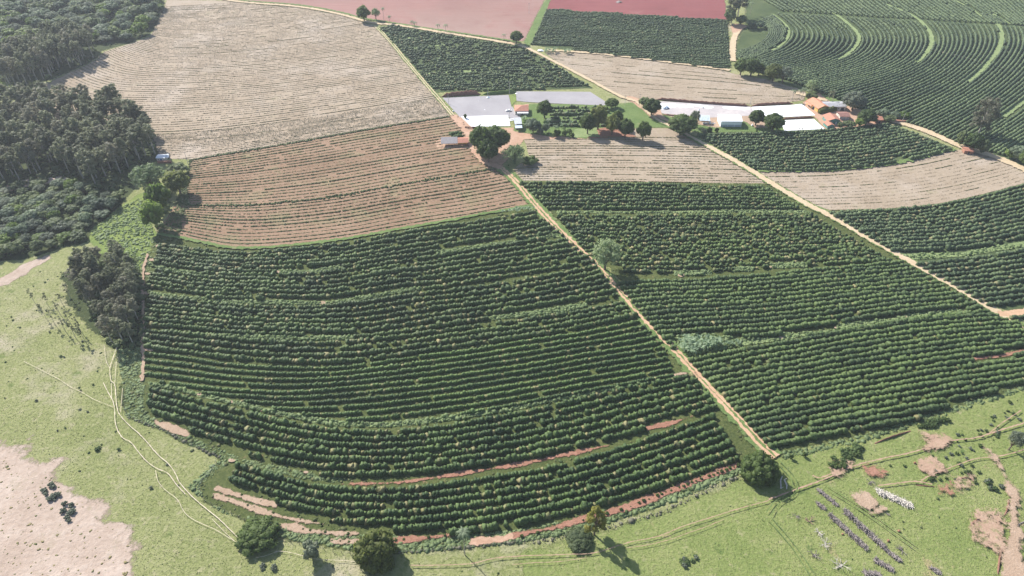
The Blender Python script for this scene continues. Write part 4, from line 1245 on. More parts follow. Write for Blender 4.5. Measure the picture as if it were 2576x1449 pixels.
tufts('dry_grass', 'thin dry tussocks on the sandy slope', 'grass', scatter([(-60, 1120), (120, 1190), (230, 1280), (330, 1360), (340, 1480), (-60, 1480)], 350), 'grassblade', 0.3, 0.08, 0, 0.9, 0.3)
tufts('wedge_grass', 'bright grass of the wedge beside the woodland', 'grass', scatter([(225, 585), (300, 525), (375, 485), (385, 590), (345, 690), (300, 660)], 1500), 'stripgrass', 0.45, 0.25, 0, 0.1, 0.3)
MIX = np.concatenate([scatter(q, 420) for q in ([(395, 585), (445, 520), (470, 520), (450, 590)], [(480, 404), (470, 480), (476, 516), (440, 518)])])
tufts('field_edge_weeds', 'weeds at the near corner of the furrowed fields', 'weeds', MIX, 'weed', 0.5, 0.3, 0, 0.2)


# ------------------------------------------------------------------ TREES
def leaf_quads(c, nrm, size):
    """quads centred at c, roughly facing nrm"""
    n = len(c)
    r = RNG.normal(size=(n, 3))
    a = np.cross(nrm, r)
    a /= np.linalg.norm(a, axis=1)[:, None] + 1e-9
    b = np.cross(nrm, a)
    b /= np.linalg.norm(b, axis=1)[:, None] + 1e-9
    s = size * (0.6 + 0.8 * RNG.random(n))[:, None]
    V = np.stack([c - a * s * 0.5 - b * s * 0.1, c + b * s * 0.42, c + a * s * 0.5 + b * s * 0.05, c - b * s * 0.45], 1)
    F = np.arange(4 * n).reshape(n, 4)
    return V.reshape(-1, 3), F


def crown_mesh(name, clumps, per, leaf, mat, core=0.8, droop=0.0):
    Vs, T3, Q4, k = [], [], [], 0
    bv, bf = ICO[1]
    for cx, cy, cz, rx, ry, rz in clumps:
        if core > 0:
            p = bv * (1 + RNG.normal(size=(len(bv), 1)) * 0.2) + RNG.normal(size=bv.shape) * 0.07
            Vs.append(p * np.array([rx, ry, rz]) * core + np.array([cx, cy, cz]))
            T3.append(bf + k)
            k += len(bv)
        n = max(4, int(per * (rx * ry + rx * rz + ry * rz) / 3))
        d = RNG.normal(size=(n, 3))
        d /= np.linalg.norm(d, axis=1)[:, None]
        c = d * np.array([rx, ry, rz]) * (0.72 + 0.4 * RNG.random(n))[:, None] + np.array([cx, cy, cz])
        c[:, 2] -= droop * RNG.random(n)
        nr = d + RNG.normal(size=(n, 3)) * 0.55 + np.array([0, 0, 0.25])
        nr /= np.linalg.norm(nr, axis=1)[:, None]
        v, f = leaf_quads(c, nr, leaf)
        Vs.append(v)
        Q4.append(f + k)
        k += len(v)
    fl = ([np.concatenate(T3)] if T3 else []) + [np.concatenate(Q4)]
    return np_mesh(name, np.concatenate(Vs), fl, M[mat])


def trunk_mesh(h, r, limbs, mat, lean=0.0, sides=6, split=0.45):
    m = Mesh()
    top = (lean * h + random.uniform(-.3, .3), random.uniform(-.3, .3), h)
    pts = [(0, 0, -0.3), (lean * h * .2 + random.uniform(-.1, .1), random.uniform(-.1, .1), h * .35), (top[0] * .6, top[1] * .6, h * .7), top]
    m.tube(pts, [r * 1.25, r, r * .7, r * .3], sides)
    for x, y, z in limbs:
        s = max(0.15, min(0.8, split + random.uniform(-.12, .15)))
        b = (top[0] * s, top[1] * s, h * s)
        mid = ((b[0] + x) * .55, (b[1] + y) * .55, b[2] + (z - b[2]) * .62)
        m.tube([b, mid, (x, y, z)], [r * .5, r * .33, r * .12], 4)
    return m.mesh('trunk', M[mat])


def dome(n, R_, zc, rz, cr, lo=-0.25, sq=1.0):
    out = []
    for i in range(n):
        u = (i + 0.5) / n
        z = lo + (1 - lo) * u
        a = i * 2.39996 + random.uniform(-.25, .25)
        rr = math.sqrt(max(0, 1 - z * z)) * R_ * random.uniform(.66, .84)
        c = cr * random.uniform(.75, 1.25)
        out.append((rr * math.cos(a), rr * math.sin(a), zc + z * rz * random.uniform(.66, .8), c, c, c * random.uniform(.7, .95)))
    return out


TREES = {}          # type -> (list of (crown, trunk), h0, r0)


def make_type(kind, n):
    L = []
    for _ in range(n):
        if kind == 'mango':
            h0, r0 = 10, 5
            cl = dome(30, 5, 5.4, 4.6, 1.5) + [(0, 0, 5.2, 3.4, 3.4, 3.2)]
            L.append((crown_mesh('crown', cl, 34, 0.62, MATK, 0.82), trunk_mesh(5.5, .42, [c[:3] for c in cl[:6]], 'bark')))
        elif kind == 'low_dome':
            h0, r0 = 7, 5.4
            cl = dome(40, 5.4, 2.6, 4.3, 1.45, -0.6) + [(0, 0, 2.6, 4.2, 4.2, 3.4)]
            L.append((crown_mesh('crown', cl, 40, 0.55, MATK, 0.82), trunk_mesh(4.5, .4, [c[:3] for c in cl[-8:-1]], 'bark')))
        elif kind == 'euc':
            h0, r0 = 20, 3.4
            cl = []
            for i in range(19):
                u = (i + random.random()) / 19
                z = 9.5 + 9.6 * u
                rr = math.sqrt(max(0, 1 - ((u - .42) / .62) ** 2)) * 3.1 * random.uniform(.45, 1)
                a = i * 2.4 + random.uniform(-.5, .5)
                c = random.uniform(.85, 1.5)
                cl.append((rr * math.cos(a), rr * math.sin(a), z, c, c, c * random.uniform(.7, 1.0)))
            L.append((crown_mesh('crown', cl, 60, 0.5, MATK, 0.66, 0.6), trunk_mesh(18.5, .27, [c[:3] for c in cl[:8]], 'palebark', 0.02, 5, .62)))
        elif kind == 'thin_euc':
            h0, r0 = 12, 1.8
            cl = []
            for i in range(8):
                z = random.uniform(5.5, 11.5)
                a, rr = random.uniform(0, 6.28), random.uniform(.2, 1.4)
                c = random.uniform(.45, .85)
                cl.append((rr * math.cos(a), rr * math.sin(a), z, c, c, c))
            L.append((crown_mesh('crown', cl, 70, 0.45, MATK, 0.45, 0.4), trunk_mesh(11, .13, [c[:3] for c in cl[:4]], 'palebark', 0.05, 5, .6)))
        elif kind == 'scrub':
            h0, r0 = 7, 4
            cl = dome(13, 4, 3.8, 3.0, 1.55, -0.1) + [(0, 0, 3.2, 2.5, 2.5, 2.2)]
            L.append((crown_mesh('crown', cl, 26, 0.62, MATK, 0.8), trunk_mesh(4, .22, [c[:3] for c in cl[:4]], 'bark')))
        elif kind == 'feather':
            h0, r0 = 11, 5
            cl = dome(20, 5, 6.6, 4.0, 1.35, -0.35) + [(0, 0, 7, 2.6, 2.6, 2.0)]
            L.append((crown_mesh('crown', cl, 60, 0.42, MATK, 0.55, 0.7), trunk_mesh(6.5, .38, [c[:3] for c in cl[:8]], 'bark', 0, 6, .4)))
        elif kind == 'yellow':
            h0, r0 = 12, 4.5
            cl = []
            for i in range(15):
                u = (i + .5) / 15
                z = 3.6 + 7.6 * u
                a = i * 2.4 + random.uniform(-.3, .3)
                rr = (3.4 * math.sin(math.pi * min(1, .28 + u * .72))) * random.uniform(.7, 1.05)
                c = random.uniform(.95, 1.3) * (1.1 - .25 * u)
                cl.append((rr * math.cos(a), rr * math.sin(a), z, c, c, c * 1.05))
            L.append((crown_mesh('crown', cl, 55, 0.42, MATK, 0.8), trunk_mesh(9.5, .3, [c[:3] for c in cl], 'bark', 0, 6, .4)))
        elif kind == 'tall_grey':
            h0, r0 = 27, 11
            cl = []
            for i in range(34):
                u = (i + .5) / 34
                z = 7 + 19 * u
                rr = 9.2 * math.sqrt(max(0, 1 - ((u - .42) / .62) ** 2)) * random.uniform(.25, .9)
                a = i * 2.4 + random.uniform(-.4, .4)
                c = random.uniform(1.5, 2.6)
                cl.append((rr * math.cos(a), rr * math.sin(a), z, c, c, c * .85))
            L.append((crown_mesh('crown', cl, 40, 0.6, MATK, 0.6, 0.8), trunk_mesh(24, .55, [c[:3] for c in cl[:14]], 'palebark', 0.02, 7, .35)))
        elif kind == 'bush':
            h0, r0 = 2.0, 1.5
            cl = dome(7, 1.5, .95, .95, .62, -0.2) + [(0, 0, .85, .9, .9, .8)]
            L.append((crown_mesh('crown', cl, 70, 0.34, MATK, 0.82), None))
    return L, h0, r0


for key, kind, mat, n in (('mango', 'mango', 'mango', 4), ('mango_gold', 'mango', 'mango_gold', 2), ('low_dark', 'low_dome', 'mango', 2), ('low_gold', 'low_dome', 'mango_gold', 1), ('low_scrub', 'low_dome', 'scrub', 2), ('silver_round', 'mango', 'silver', 1), ('euc', 'euc', 'euc', 6), ('euc_grey', 'euc', 'euc_grey', 3), ('tall_grey', 'tall_grey', 'euc_grey', 1), ('thin', 'thin_euc', 'euc', 4),
                          ('scrub', 'scrub', 'scrub', 5), ('scrub_blue', 'scrub', 'scrub_blue', 4), ('bright', 'scrub', 'bright', 3), ('feather', 'feather', 'feather', 2), ('silver', 'feather', 'silver', 2),
                          ('yellow', 'yellow', 'yellow', 1), ('bush', 'bush', 'weed', 4), ('dark_bush', 'bush', 'mango', 4), ('grey_bush', 'bush', 'silver', 3)):
    MATK = mat
    TREES[key] = make_type(kind, n)


def plant(kind, x, y, h, r, label, group=None, name='tree', cat='tree', rz=None, lean=None):
    L, h0, r0 = TREES[kind]
    crown, trunk = random.choice(L)
    s, sh = r / r0, h / h0
    rz = random.uniform(0, 6.28) if rz is None else rz
    if trunk is None:
        o = bpy.data.objects.new(name, crown)
        link(o)
    else:
        o = empty(name)
        for nm, me in (('trunk', trunk), ('crown', crown)):
            link(bpy.data.objects.new(nm, me), o)
    o.location = (x, y, 0)
    o.rotation_euler = (lean[0], lean[1], 0) if lean else (0, 0, rz)
    o.scale = (s, s, sh)
    return tag(o, label, cat, group)


def tree_at(kind, x, yb, yt, w, label, name='tree', cat='tree', group=None, lean=None, **k):
    """x, foot, top and width as surveyed"""
    g = G(x, yb)
    sc = scale_at(yb)
    rad = w / sc / 2
    ca = math.cos(PITCH + math.atan((yb - 724.5) / FOC))
    hh = max(0.55 * rad, 0.6, rad + ((yb - yt) / sc - rad) / ca) if TREES[kind][1] > 2.1 else max(0.5, height_of(x, yb, yt))
    return plant(kind, g[0], g[1], hh, rad * 0.98, label, group, name, cat, lean=lean, **k)


T = tree_at
T('low_dark', 652, 1353, 1306, 106, 'dark round evergreen tree where the pale cattle trails end')
T('grey_bush', 787, 1402, 1366, 46, 'grey-green bush on the trail between two round trees', 'bush', 'bush')
T('low_gold', 950, 1404, 1330, 110, 'largest round olive-green tree at the bottom of the coffee')
T('yellow', 1494, 1345, 1266, 66, 'yellow-green knobbly tree at the lower coffee edge', 'tree')
T('low_scrub', 1455, 1361, 1334, 74, 'low rounded bush at the foot of the yellow-green tree', 'bush', 'bush')
T('low_dark', 1906, 1194, 1136, 94, 'spreading dark tree where the diagonal road meets the pasture')
T('silver', 2536, 1131, 1080, 44, 'small silvery tree on the eroded pasture', 'tree', lean=(0.0, 0.12))
T('feather', 1521, 680, 598, 82, 'lone feathery tree beside the diagonal dirt road')
# farmyard
T('mango', 1210, 392, 318, 60, 'dark mango tree against the yard road')
T('mango', 1247, 385, 317, 72, 'tall mango tree in front of the white sheet')
T('mango', 1228, 410, 352, 54, 'lower dark mango tree at the road bend')
T('dark_bush', 1335, 412, 396, 40, 'dark bush in the shade of the bamboo', 'bush', 'bush')
T('mango', 1477, 337, 284, 40, 'mango tree with its trunk showing, on the green grass patch')
T('mango_gold', 1503, 326, 266, 46, 'broad mango tree behind the garden plot rows')
T('mango_gold', 1538, 340, 289, 40, 'yellowish mango tree over reddish soil')
T('mango', 1551, 320, 278, 30, 'mango tree squeezed behind the yellowish one')
T('mango', 1571, 346, 299, 42, 'rounded mango tree casting shadow on the tan field')
T('mango', 1616, 353, 306, 36, 'single mango tree on the tan field, apart from the others')
T('mango', 1716, 338, 289, 74, 'very broad mango tree at the corner of the pale road')
T('silver', 1744, 318, 276, 28, 'tall grey-leaved tree beside the slanted panel roof')
T('mango', 1637, 291, 249, 44, 'round tree at the near end of the bright patio')
T('scrub', 1619, 270, 245, 26, 'small dark tree by the power pole at the road corner')
T('thin', 1644, 299, 278, 9, 'thin sapling in front of the patio end tree')
T('mango', 1537, 272, 247, 34, 'ball-shaped tree at the corner of the grey patio')
T('mango', 1369, 298, 254, 40, 'leafy tree beside the orange yard path')
T('scrub_blue', 1340, 334, 300, 42, 'rounded shrubby tree next to the machine shed')
T('bush', 1147, 350, 333, 36, 'green bush behind the long low shed', 'bush', 'bush')
T('mango', 1899, 316, 277, 40, 'dark tree standing on the white sheet edge')
T('mango', 1941, 330, 286, 52, 'big rounded tree between the two white sheets')
for i, (x, yb, yt, w, lab) in enumerate(((1769, 334, 324, 12, 'pale shrub nearest the broad mango tree'), (1784, 334, 321, 13, 'clipped dark shrub before the white shed'), (1801, 334, 321, 11, 'egg-shaped shrub below the white shed'), (1902, 332, 326, 5, 'tiny shrub below the dark tree'))):
    T('dark_bush' if i else 'grey_bush', x, yb, yt, w, lab, 'shrub', 'shrub')
T('feather', 2040, 232, 200, 36, 'pale crowned tree above the coconut palms')
T('scrub', 2032, 252, 235, 16, 'dark bush tree behind the orange-roofed house')
T('scrub', 2046, 252, 238, 16, 'low bush tree behind the orange roof ridge')
T('silver_round', 2142, 278, 231, 58, 'big dusky tree behind the long grey roof')
T('thin', 2080, 262, 229, 14, 'slender dark tree behind the orange roof')
T('thin', 2092, 255, 226, 14, 'slender tree at the coffee edge behind the house')
T('mango', 2176, 313, 276, 46, 'broad tree beside the small tiled shed')
T('bright', 2160, 319, 298, 28, 'light green bushy tree in front of the broad yard tree')
T('scrub', 2133, 322, 305, 30, 'rounded bush tree at the coffee edge by the green house', )
T('scrub', 2111, 323, 306, 15, 'narrow bush next to the green house', 'bush', 'bush')
T('scrub_blue', 2216, 300, 274, 30, 'dusky tree behind the small tiled shed')
T('scrub', 2234, 309, 289, 30, 'round tree between the tiled shed and brick stack')
T('scrub_blue', 2252, 298, 282, 30, 'bushy tree behind the brick stack')
T('bright', 2270, 299, 282, 30, 'light bushy tree at the end of the farm road')
T('tall_grey', 2458, 343, 247, 88, 'tall grey eucalyptus towering over the contour coffee', name='eucalyptus_tree')
T('mango', 2442, 380, 337, 46, 'dense tree over the little red roof')
T('scrub', 2411, 368, 331, 24, 'small dark tree at the coffee end by the road')
T('scrub', 2466, 387, 354, 28, 'shady bush tree behind the little red roof')
T('bright', 2538, 398, 376, 30, 'bright shrub by the road near the frame edge', 'bush', 'bush')
T('scrub_blue', 2553, 404, 366, 44, 'bluish bushy tree by the curved road')
T('mango', 2576, 420, 376, 46, 'dark tree cut by the frame edge beside the curved road')
# tall trees at the far road junction
T('euc', 1838, 58, -8, 36, 'tall dark eucalyptus at the far road junction', name='eucalyptus_tree')
T('euc_grey', 1854, 46, -12, 40, 'tall grey eucalyptus behind the junction', name='eucalyptus_tree')
T('scrub', 1832, 62, 24, 30, 'dark bushy tree at the corner of the red field')
T('scrub', 1862, 64, 40, 26, 'bush tree shading the far road junction')
T('mango', 1861, 189, 150, 38, 'leafy tree at the end of the pale farm track')
T('mango', 1887, 191, 147, 46, 'larger leafy tree on the tan field corner')
T('mango', 1907, 190, 160, 34, 'third leafy tree of the clump below the contour coffee')
T('mango_gold', 1942, 206, 162, 50, 'olive tree above the tan field shadow')
T('silver', 1966, 208, 166, 44, 'greyish tree at the end of the clump near the palms')
for x, w, lab in ((1886, 16, 'first shrub'), (1898, 18, 'middle shrub'), (1912, 18, 'last shrub')):
    T('scrub_blue', x, 72, 56, w, lab + ' of the dark line at the head of the contour rows', 'shrub', 'shrub')
# top of the wide tan field
T('mango', 916, 54, 17, 34, 'dark tree at the upper corner of the wide tan field')
T('feather', 946, 51, 21, 24, 'paler tree beside the palm on the field corner')
T('mango', 1298, 110, 79, 34, 'dark tree at the pink field corner')
# left
T('feather', 385, 482, 409, 86, 'large pale feathery-crowned tree beside the hut')
T('mango_gold', 454, 488, 429, 60, 'golden-brown tree at the furrowed field corner')
T('bright', 412, 532, 462, 56, 'bright leafy tree below the golden-brown one')
T('bright', 398, 576, 506, 52, 'lowest bright tree of the field corner clump')
T('scrub', 450, 440, 412, 46, 'small tree behind the golden-brown crown')
T('scrub', 385, 512, 480, 34, 'dark bushy tree between the pale crown and the grass wedge')

# groves and woodland
EUC_L = 'slender eucalyptus packed into the dark grove'
def spread(poly, n, dmin):
    p = scatter(poly, n * 12)
    out = []
    for q in p:
        if all((q[0] - o[0]) ** 2 + (q[1] - o[1]) ** 2 > dmin ** 2 for o in out):
            out.append(q)
            if len(out) == n:
                break
    return out


LOOK = {'euc': 'olive-brown', 'euc_grey': 'grey-leaved', 'thin': 'thin', 'scrub': 'green', 'scrub_blue': 'bluish green', 'bright': 'bright green', 'silver': 'silvery', 'mango': 'dark green'}


def grove(poly, n, dmin, kinds, hr, rr, noun, zones, name='tree'):
    """zones: [(test(x, y) in survey units -> bool, place)], first that fits"""
    P = spread(poly, n, dmin)
    for q in P:
        kd = random.choice(kinds)
        h = random.uniform(*hr)
        zc = q[1] * cP + CAM_H * sP
        sx, sy = 1287.5 + FOC * q[0] / zc, 724.5 - FOC * (q[1] * sP - CAM_H * cP) / zc
        place = [p for t, p in zones if t(sx, sy)][0]
        size = 'tall ' if h > hr[0] + .62 * (hr[1] - hr[0]) else ('low ' if h < hr[0] + .3 * (hr[1] - hr[0]) else '')
        lab = size + LOOK[kd] + ' ' + noun + ' ' + place
        plant(kd, q[0], q[1], h, random.uniform(*rr), lab, size + LOOK[kd] + ' ' + (noun if noun.endswith('s') else noun + 's') + ' ' + place, name)


grove([(36, 226), (100, 208), (160, 182), (236, 150), (238, 124), (180, 112), (100, 132), (30, 165), (-20, 196), (-20, 222)], 90, 3.6, ['euc', 'euc', 'euc', 'euc_grey'], (19, 25), (3.6, 4.8),
      'eucalyptus', [(lambda x, y: y > 190, 'at the near foot of the upper grove'), (lambda x, y: x > 190, 'on the field side of the upper grove'), (lambda x, y: y < 140, 'on the woodland side of the upper grove'), (lambda x, y: 1, 'inside the upper grove')], 'eucalyptus_tree')
grove([(-60, 300), (60, 268), (130, 266), (300, 284), (380, 330), (394, 392), (345, 415), (300, 440), (262, 476), (190, 474), (140, 440), (0, 462), (-60, 470)], 160, 3.6, ['euc', 'euc', 'euc', 'euc', 'euc_grey'], (17, 24), (3.8, 5.2),
      'eucalyptus', [(lambda x, y: x > 325, 'of the big grove beside the hut'), (lambda x, y: y > 438, 'along the sandy clearing of the big grove'), (lambda x, y: y < 305, 'at the uphill edge of the big grove'), (lambda x, y: x < 110, 'of the big grove by the frame edge'), (lambda x, y: 1, 'in the middle of the big grove')], 'eucalyptus_tree')
grove([(196, 690), (250, 655), (325, 662), (355, 725), (356, 800), (335, 868), (285, 868), (235, 800), (190, 735)], 52, 2.3, ['euc', 'euc', 'euc_grey'], (12, 17), (2.5, 3.4),
      'eucalyptus', [(lambda x, y: y < 700, 'at the uphill end of the clump beside the coffee'), (lambda x, y: y > 810, 'at the downhill end of the clump beside the coffee'), (lambda x, y: x > 315, 'on the coffee side of the dense clump'), (lambda x, y: 1, 'inside the dense clump beside the coffee')], 'eucalyptus_tree')
for i, (x, y, h) in enumerate([(88, 762, 9), (116, 800, 9), (138, 816, 10), (165, 834, 10), (190, 850, 11), (214, 858, 10), (122, 770, 8), (152, 792, 9), (176, 812, 10), (205, 836, 10), (160, 770, 9), (178, 752, 10)]):
    g = G(x, y)
    plant('thin', g[0], g[1], h, random.uniform(1.2, 1.7), 'spindly young eucalyptus standing apart on the sunny pasture', 'spindly eucalyptus on the pasture', 'eucalyptus_tree')
grove([(-60, 10), (412, 2), (408, 28), (372, 84), (330, 102), (258, 112), (180, 104), (100, 122), (30, 150), (-60, 170)], 170, 4.6, ['scrub', 'scrub', 'scrub_blue', 'scrub_blue', 'bright', 'silver'], (6, 11), (4.2, 6.8),
      'woodland tree', [(lambda x, y: x > 340, 'at the top corner of the wide tan field'), (lambda x, y: x > 240, 'bordering the wide tan field'), (lambda x, y: y > 95, 'just behind the upper eucalyptus grove'), (lambda x, y: y < 40, 'along the top edge of the far woodland'), (lambda x, y: 1, 'in the middle of the far woodland')], 'woodland_tree')
grove([(-60, 500), (60, 474), (140, 462), (250, 485), (320, 500), (290, 524), (232, 566), (206, 606), (110, 632), (0, 655), (-60, 670)], 110, 4.0, ['scrub', 'scrub', 'scrub_blue', 'scrub_blue', 'silver', 'bright'], (3.5, 7), (3.0, 5.0),
      'woodland tree', [(lambda x, y: x > 225, 'bordering the bright grass wedge'), (lambda x, y: y > 600, 'along the pasture edge of the woodland'), (lambda x, y: y < 500, 'just below the sandy clearing'), (lambda x, y: 1, 'in the middle of the lower woodland')], 'woodland_tree')
UG = np.concatenate([scatter([(-60, 5), (412, 2), (372, 86), (258, 122), (238, 150), (110, 205), (40, 230), (-60, 200)], 700), scatter([(-60, 300), (300, 285), (400, 390), (340, 460), (232, 566), (206, 608), (0, 655), (-60, 680)], 1500),
                     scatter([(190, 690), (250, 650), (340, 655), (362, 730), (360, 870), (290, 880), (230, 810)], 500), scatter([(360, 440), (440, 430), (440, 480), (400, 590), (360, 500)], 150)])
tufts('undergrowth', 'dark undergrowth filling the groves and woodland', 'undergrowth', UG, 'scrub', 1.0, 1.1, 0, 0.1, 0.3)

# shrubs dotted over the pastures
def shrubs(poly, n, kinds, r, label, group):
    for q in scatter(poly, n):
        rr = random.uniform(*r)
        plant(random.choice(kinds), q[0], q[1], rr * random.uniform(.9, 1.4), rr, label, group, 'shrub', 'shrub')


shrubs(L4([(490, 560), (560, 470), (720, 480), (770, 440), (700, 530), (540, 640), (480, 640)]), 26, ['bush', 'dark_bush', 'bush'], (.9, 1.8), 'green shrub in the thicket along the trampled verge', 'thicket shrubs along the verge')
shrubs(L4([(1080, 350), (1180, 300), (1350, 250), (1360, 280), (1200, 340), (1100, 375)]), 20, ['bush', 'dark_bush'], (.8, 1.4), 'green shrub in the low hedge above the red scar', 'hedge shrubs above the red scar')
shrubs(L4([(850, 580), (1200, 480), (1600, 280), (1900, 60), (1930, 300), (1700, 480), (1500, 700), (1300, 760), (1000, 700)]), 60, ['bush', 'grey_bush', 'dark_bush'], (.45, 1.0), 'small shrub dotted over the eroded pasture', 'shrubs on the eroded pasture')
shrubs(L4([(1420, 660), (1650, 640), (1780, 780), (1700, 830), (1500, 720)]), 16, ['bush', 'grey_bush'], (.6, 1.1), 'shrub in the cluster beside the sandy gully', 'shrubs beside the gully')
shrubs([(20, 720), (200, 700), (260, 900), (330, 1080), (420, 1160), (500, 1260), (560, 1330), (420, 1330), (300, 1200), (120, 1100), (0, 1000)], 30, ['bush', 'grey_bush'], (.3, .7), 'tiny shrub on the yellowish pasture', 'tiny shrubs on the yellowish pasture')
shrubs([(108, 1225), (140, 1215), (150, 1260), (125, 1275)], 9, ['grey_bush'], (.8, 1.3), 'grey shrub of the upper patch on the sandy slope', 'upper grey shrub patch')
shrubs([(150, 1270), (190, 1252), (196, 1300), (165, 1318)], 9, ['grey_bush'], (.8, 1.3), 'grey shrub of the lower patch on the sandy slope', 'lower grey shrub patch')
shrubs(C(0, 2, [(710, 490), (760, 460), (780, 490), (740, 505)]), 3, ['bush'], (.6, .9), 'green shrub beside the winding trail', 'shrubs beside the winding trail')
shrubs(C(1, 2, [(20, 1370), (140, 1360), (150, 1410), (40, 1415)]), 7, ['grey_bush'], (.6, 1.0), 'grey shrub of the patch between two round trees', 'grey shrubs at the bottom edge')
shrubs(C(2, 2, [(1240, 1340), (1320, 1295), (1400, 1300), (1330, 1370), (1250, 1390)]), 12, ['grey_bush', 'bush'], (.6, 1.0), 'low shrub of the patch on the lower pasture', 'shrub patch on the lower pasture')
for x, y in L4([(170, 565), (268, 548)]):
    T('dark_bush', x, y, y - 10, 10, 'small dark bush near the road end ' + ('by the block corner' if x < 2000 else 'a little way up the slope'), 'shrub', 'shrub')

# young coffee plants on the bare strips
YG = 'young coffee plants on the bare strips'
line = [(1300, 1352), (1388, 1332), (1448, 1314), (1521, 1297), (1604, 1268), (1721, 1222), (1856, 1172)]
p, L = resample(smooth(GP(line), 2), 1.9)
for i, q in enumerate(p):
    dens = 0.25 if i < len(p) * .45 else 0.8
    if random.random() < dens:
        r = random.uniform(.35, .8)
        plant('dark_bush', q[0] + random.uniform(-.25, .25), q[1] + random.uniform(-.25, .25), r * 1.6, r, 'round young coffee plant on the red strip along the lower edge', 'young plants on the red edge strip', 'coffee_plant', 'coffee plant')
for line in ([(560, 1230), (640, 1256), (690, 1272)], [(545, 1248), (621, 1271), (727, 1303), (826, 1321)], [(690, 1318), (780, 1336), (895, 1345)], [(835, 1361), (920, 1366)], [(995, 1360), (1080, 1353), (1140, 1346)]):
    p, L = resample(smooth(GP(line), 2), 2.6)
    for q in p:
        if random.random() < .42:
            r = random.uniform(.25, .62)
            plant('dark_bush', q[0], q[1], r * 1.5, r, 'small young coffee plant on a pale bare strip', 'young plants on the pale strips', 'coffee_plant', 'coffee plant')
SPP = []
for line in ([(840, 1219), (1000, 1215), (1150, 1194), (1330, 1164), (1450, 1138), (1530, 1121)], [(1626, 1080), (1742, 1048)], [(545, 1248), (727, 1303), (826, 1321)], [(690, 1318), (895, 1345)], [(2445, 904), (2575, 887)], [(550, 1226), (695, 1272)]):
    p, L = resample(smooth(GP(line), 2), 0.9)
    SPP.append(p + RNG.normal(size=p.shape) * .15)
SPP = np.concatenate(SPP)
v, f = spikes(SPP, 0.3 + 0.25 * RNG.random(len(SPP)), np.full(len(SPP), 0.16))
tag(np_obj('seedling', v, f, M['stubred']), 'line of tiny seedlings along the bare earth strips', 'seedlings', kind='stuff')


# ------------------------------------------------------------------ PALMS, BANANAS, BAMBOO
def frond_mesh(L, w, droop, segs=6):
    V, F = [], []
    for i in range(segs + 1):
        u = i / segs
        x = L * u * (1 - .25 * droop * u)
        z = L * (0.38 * u - (0.38 + .62 * droop) * u * u)
        ww = w * math.sin(math.pi * min(.97, .12 + .85 * u)) * (0.8 if i % 2 else 1.0)
        V += [(x, -ww, z - ww * .5), (x, 0, z), (x, ww, z - ww * .5)]
    for i in range(segs):
        a = i * 3
        F += [(a, a + 1, a + 4, a + 3), (a + 1, a + 2, a + 5, a + 4)]
    return np_mesh('frond', V, np.array(F), M['palm'])


FRONDS = [frond_mesh(2.6, .34, d) for d in (.5, .85, 1.2)]
PTRUNK = Mesh().tube([(0, 0, -.2), (.05, 0, .35), (.02, .02, .7), (0, 0, 1)], [.2, .16, .14, .12], 6).mesh('trunk', M['palebark'])


def palm(x, yb, yt, label, n=16, L=1.0, group=None):
    g = G(x, yb)
    h = height_of(x, yb, yt) - .3
    o = empty('palm_tree', (g[0], g[1], 0))
    t = link(bpy.data.objects.new('trunk', PTRUNK), o)
    t.scale = (1, 1, h)
    for i in range(n):
        f = link(bpy.data.objects.new('frond', FRONDS[i % 3]), o)
        f.location = (0, 0, h)
        f.rotation_euler = (0, random.uniform(-.35, .1), i * 2.4 + random.uniform(-.2, .2))
        f.scale = (L, L, L)
    tag(o, label, 'palm tree', group)


palm(1169, 1396, 1337, 'lone drooping palm with a thin pale trunk on the lower pasture', 34, 1.15)
for x, yb, yt, lab in ((1991, 254, 227, 'coconut palm standing first beside the white sheet'), (2008, 250, 226, 'middle coconut palm by the orange-roofed house'), (2016, 249, 222, 'tallest coconut palm leaning by the orange-roofed house'),
                       (2030, 246, 226, 'palm growing among bushes behind the orange roof'), (1380, 338, 299, 'garden palm with a tall trunk below the orange path'), (1398, 336, 316, 'short palm in the vegetable garden'),
                       (966, 56, 20, 'tall palm at the upper corner of the wide tan field'), (980, 58, 40, 'short palm beside the tall one on the field corner')):
    palm(x, yb, yt, lab, 12, 1.15)
for x, yb, yt in ((1036, 67, 53), (1043, 68, 56), (1102, 81, 61), (1121, 83, 62), (1267, 102, 86), (1872, 40, 8), (1886, 36, 6)):
    palm(x, yb, yt, 'small distant palm along the edge of the ploughed fields', 9, 1.3, 'distant palms along the ploughed fields')


def banana_leaf(L, w, droop):
    V, F = [], []
    for i in range(6):
        u = i / 5
        x = L * u * (.75 - .1 * droop * u)
        z = L * (.95 * u - (.4 + .55 * droop) * u * u)
        ww = w * math.sin(math.pi * min(.96, .1 + .84 * u))
        V += [(x, -ww, z + ww * .25), (x, 0, z), (x, ww, z + ww * .25)]
    for i in range(5):
        a = i * 3
        F += [(a, a + 1, a + 4, a + 3), (a + 1, a + 2, a + 5, a + 4)]
    return np_mesh('leaf', V, np.array(F), M['banana'])


BLEAF = [banana_leaf(2.4, .36, d) for d in (.35, .7, 1.05)]
BSTEM = Mesh().tube([(0, 0, -.1), (0, 0, .9), (.05, 0, 2.0)], [.17, .14, .09], 6).mesh('stem', M['banana'])


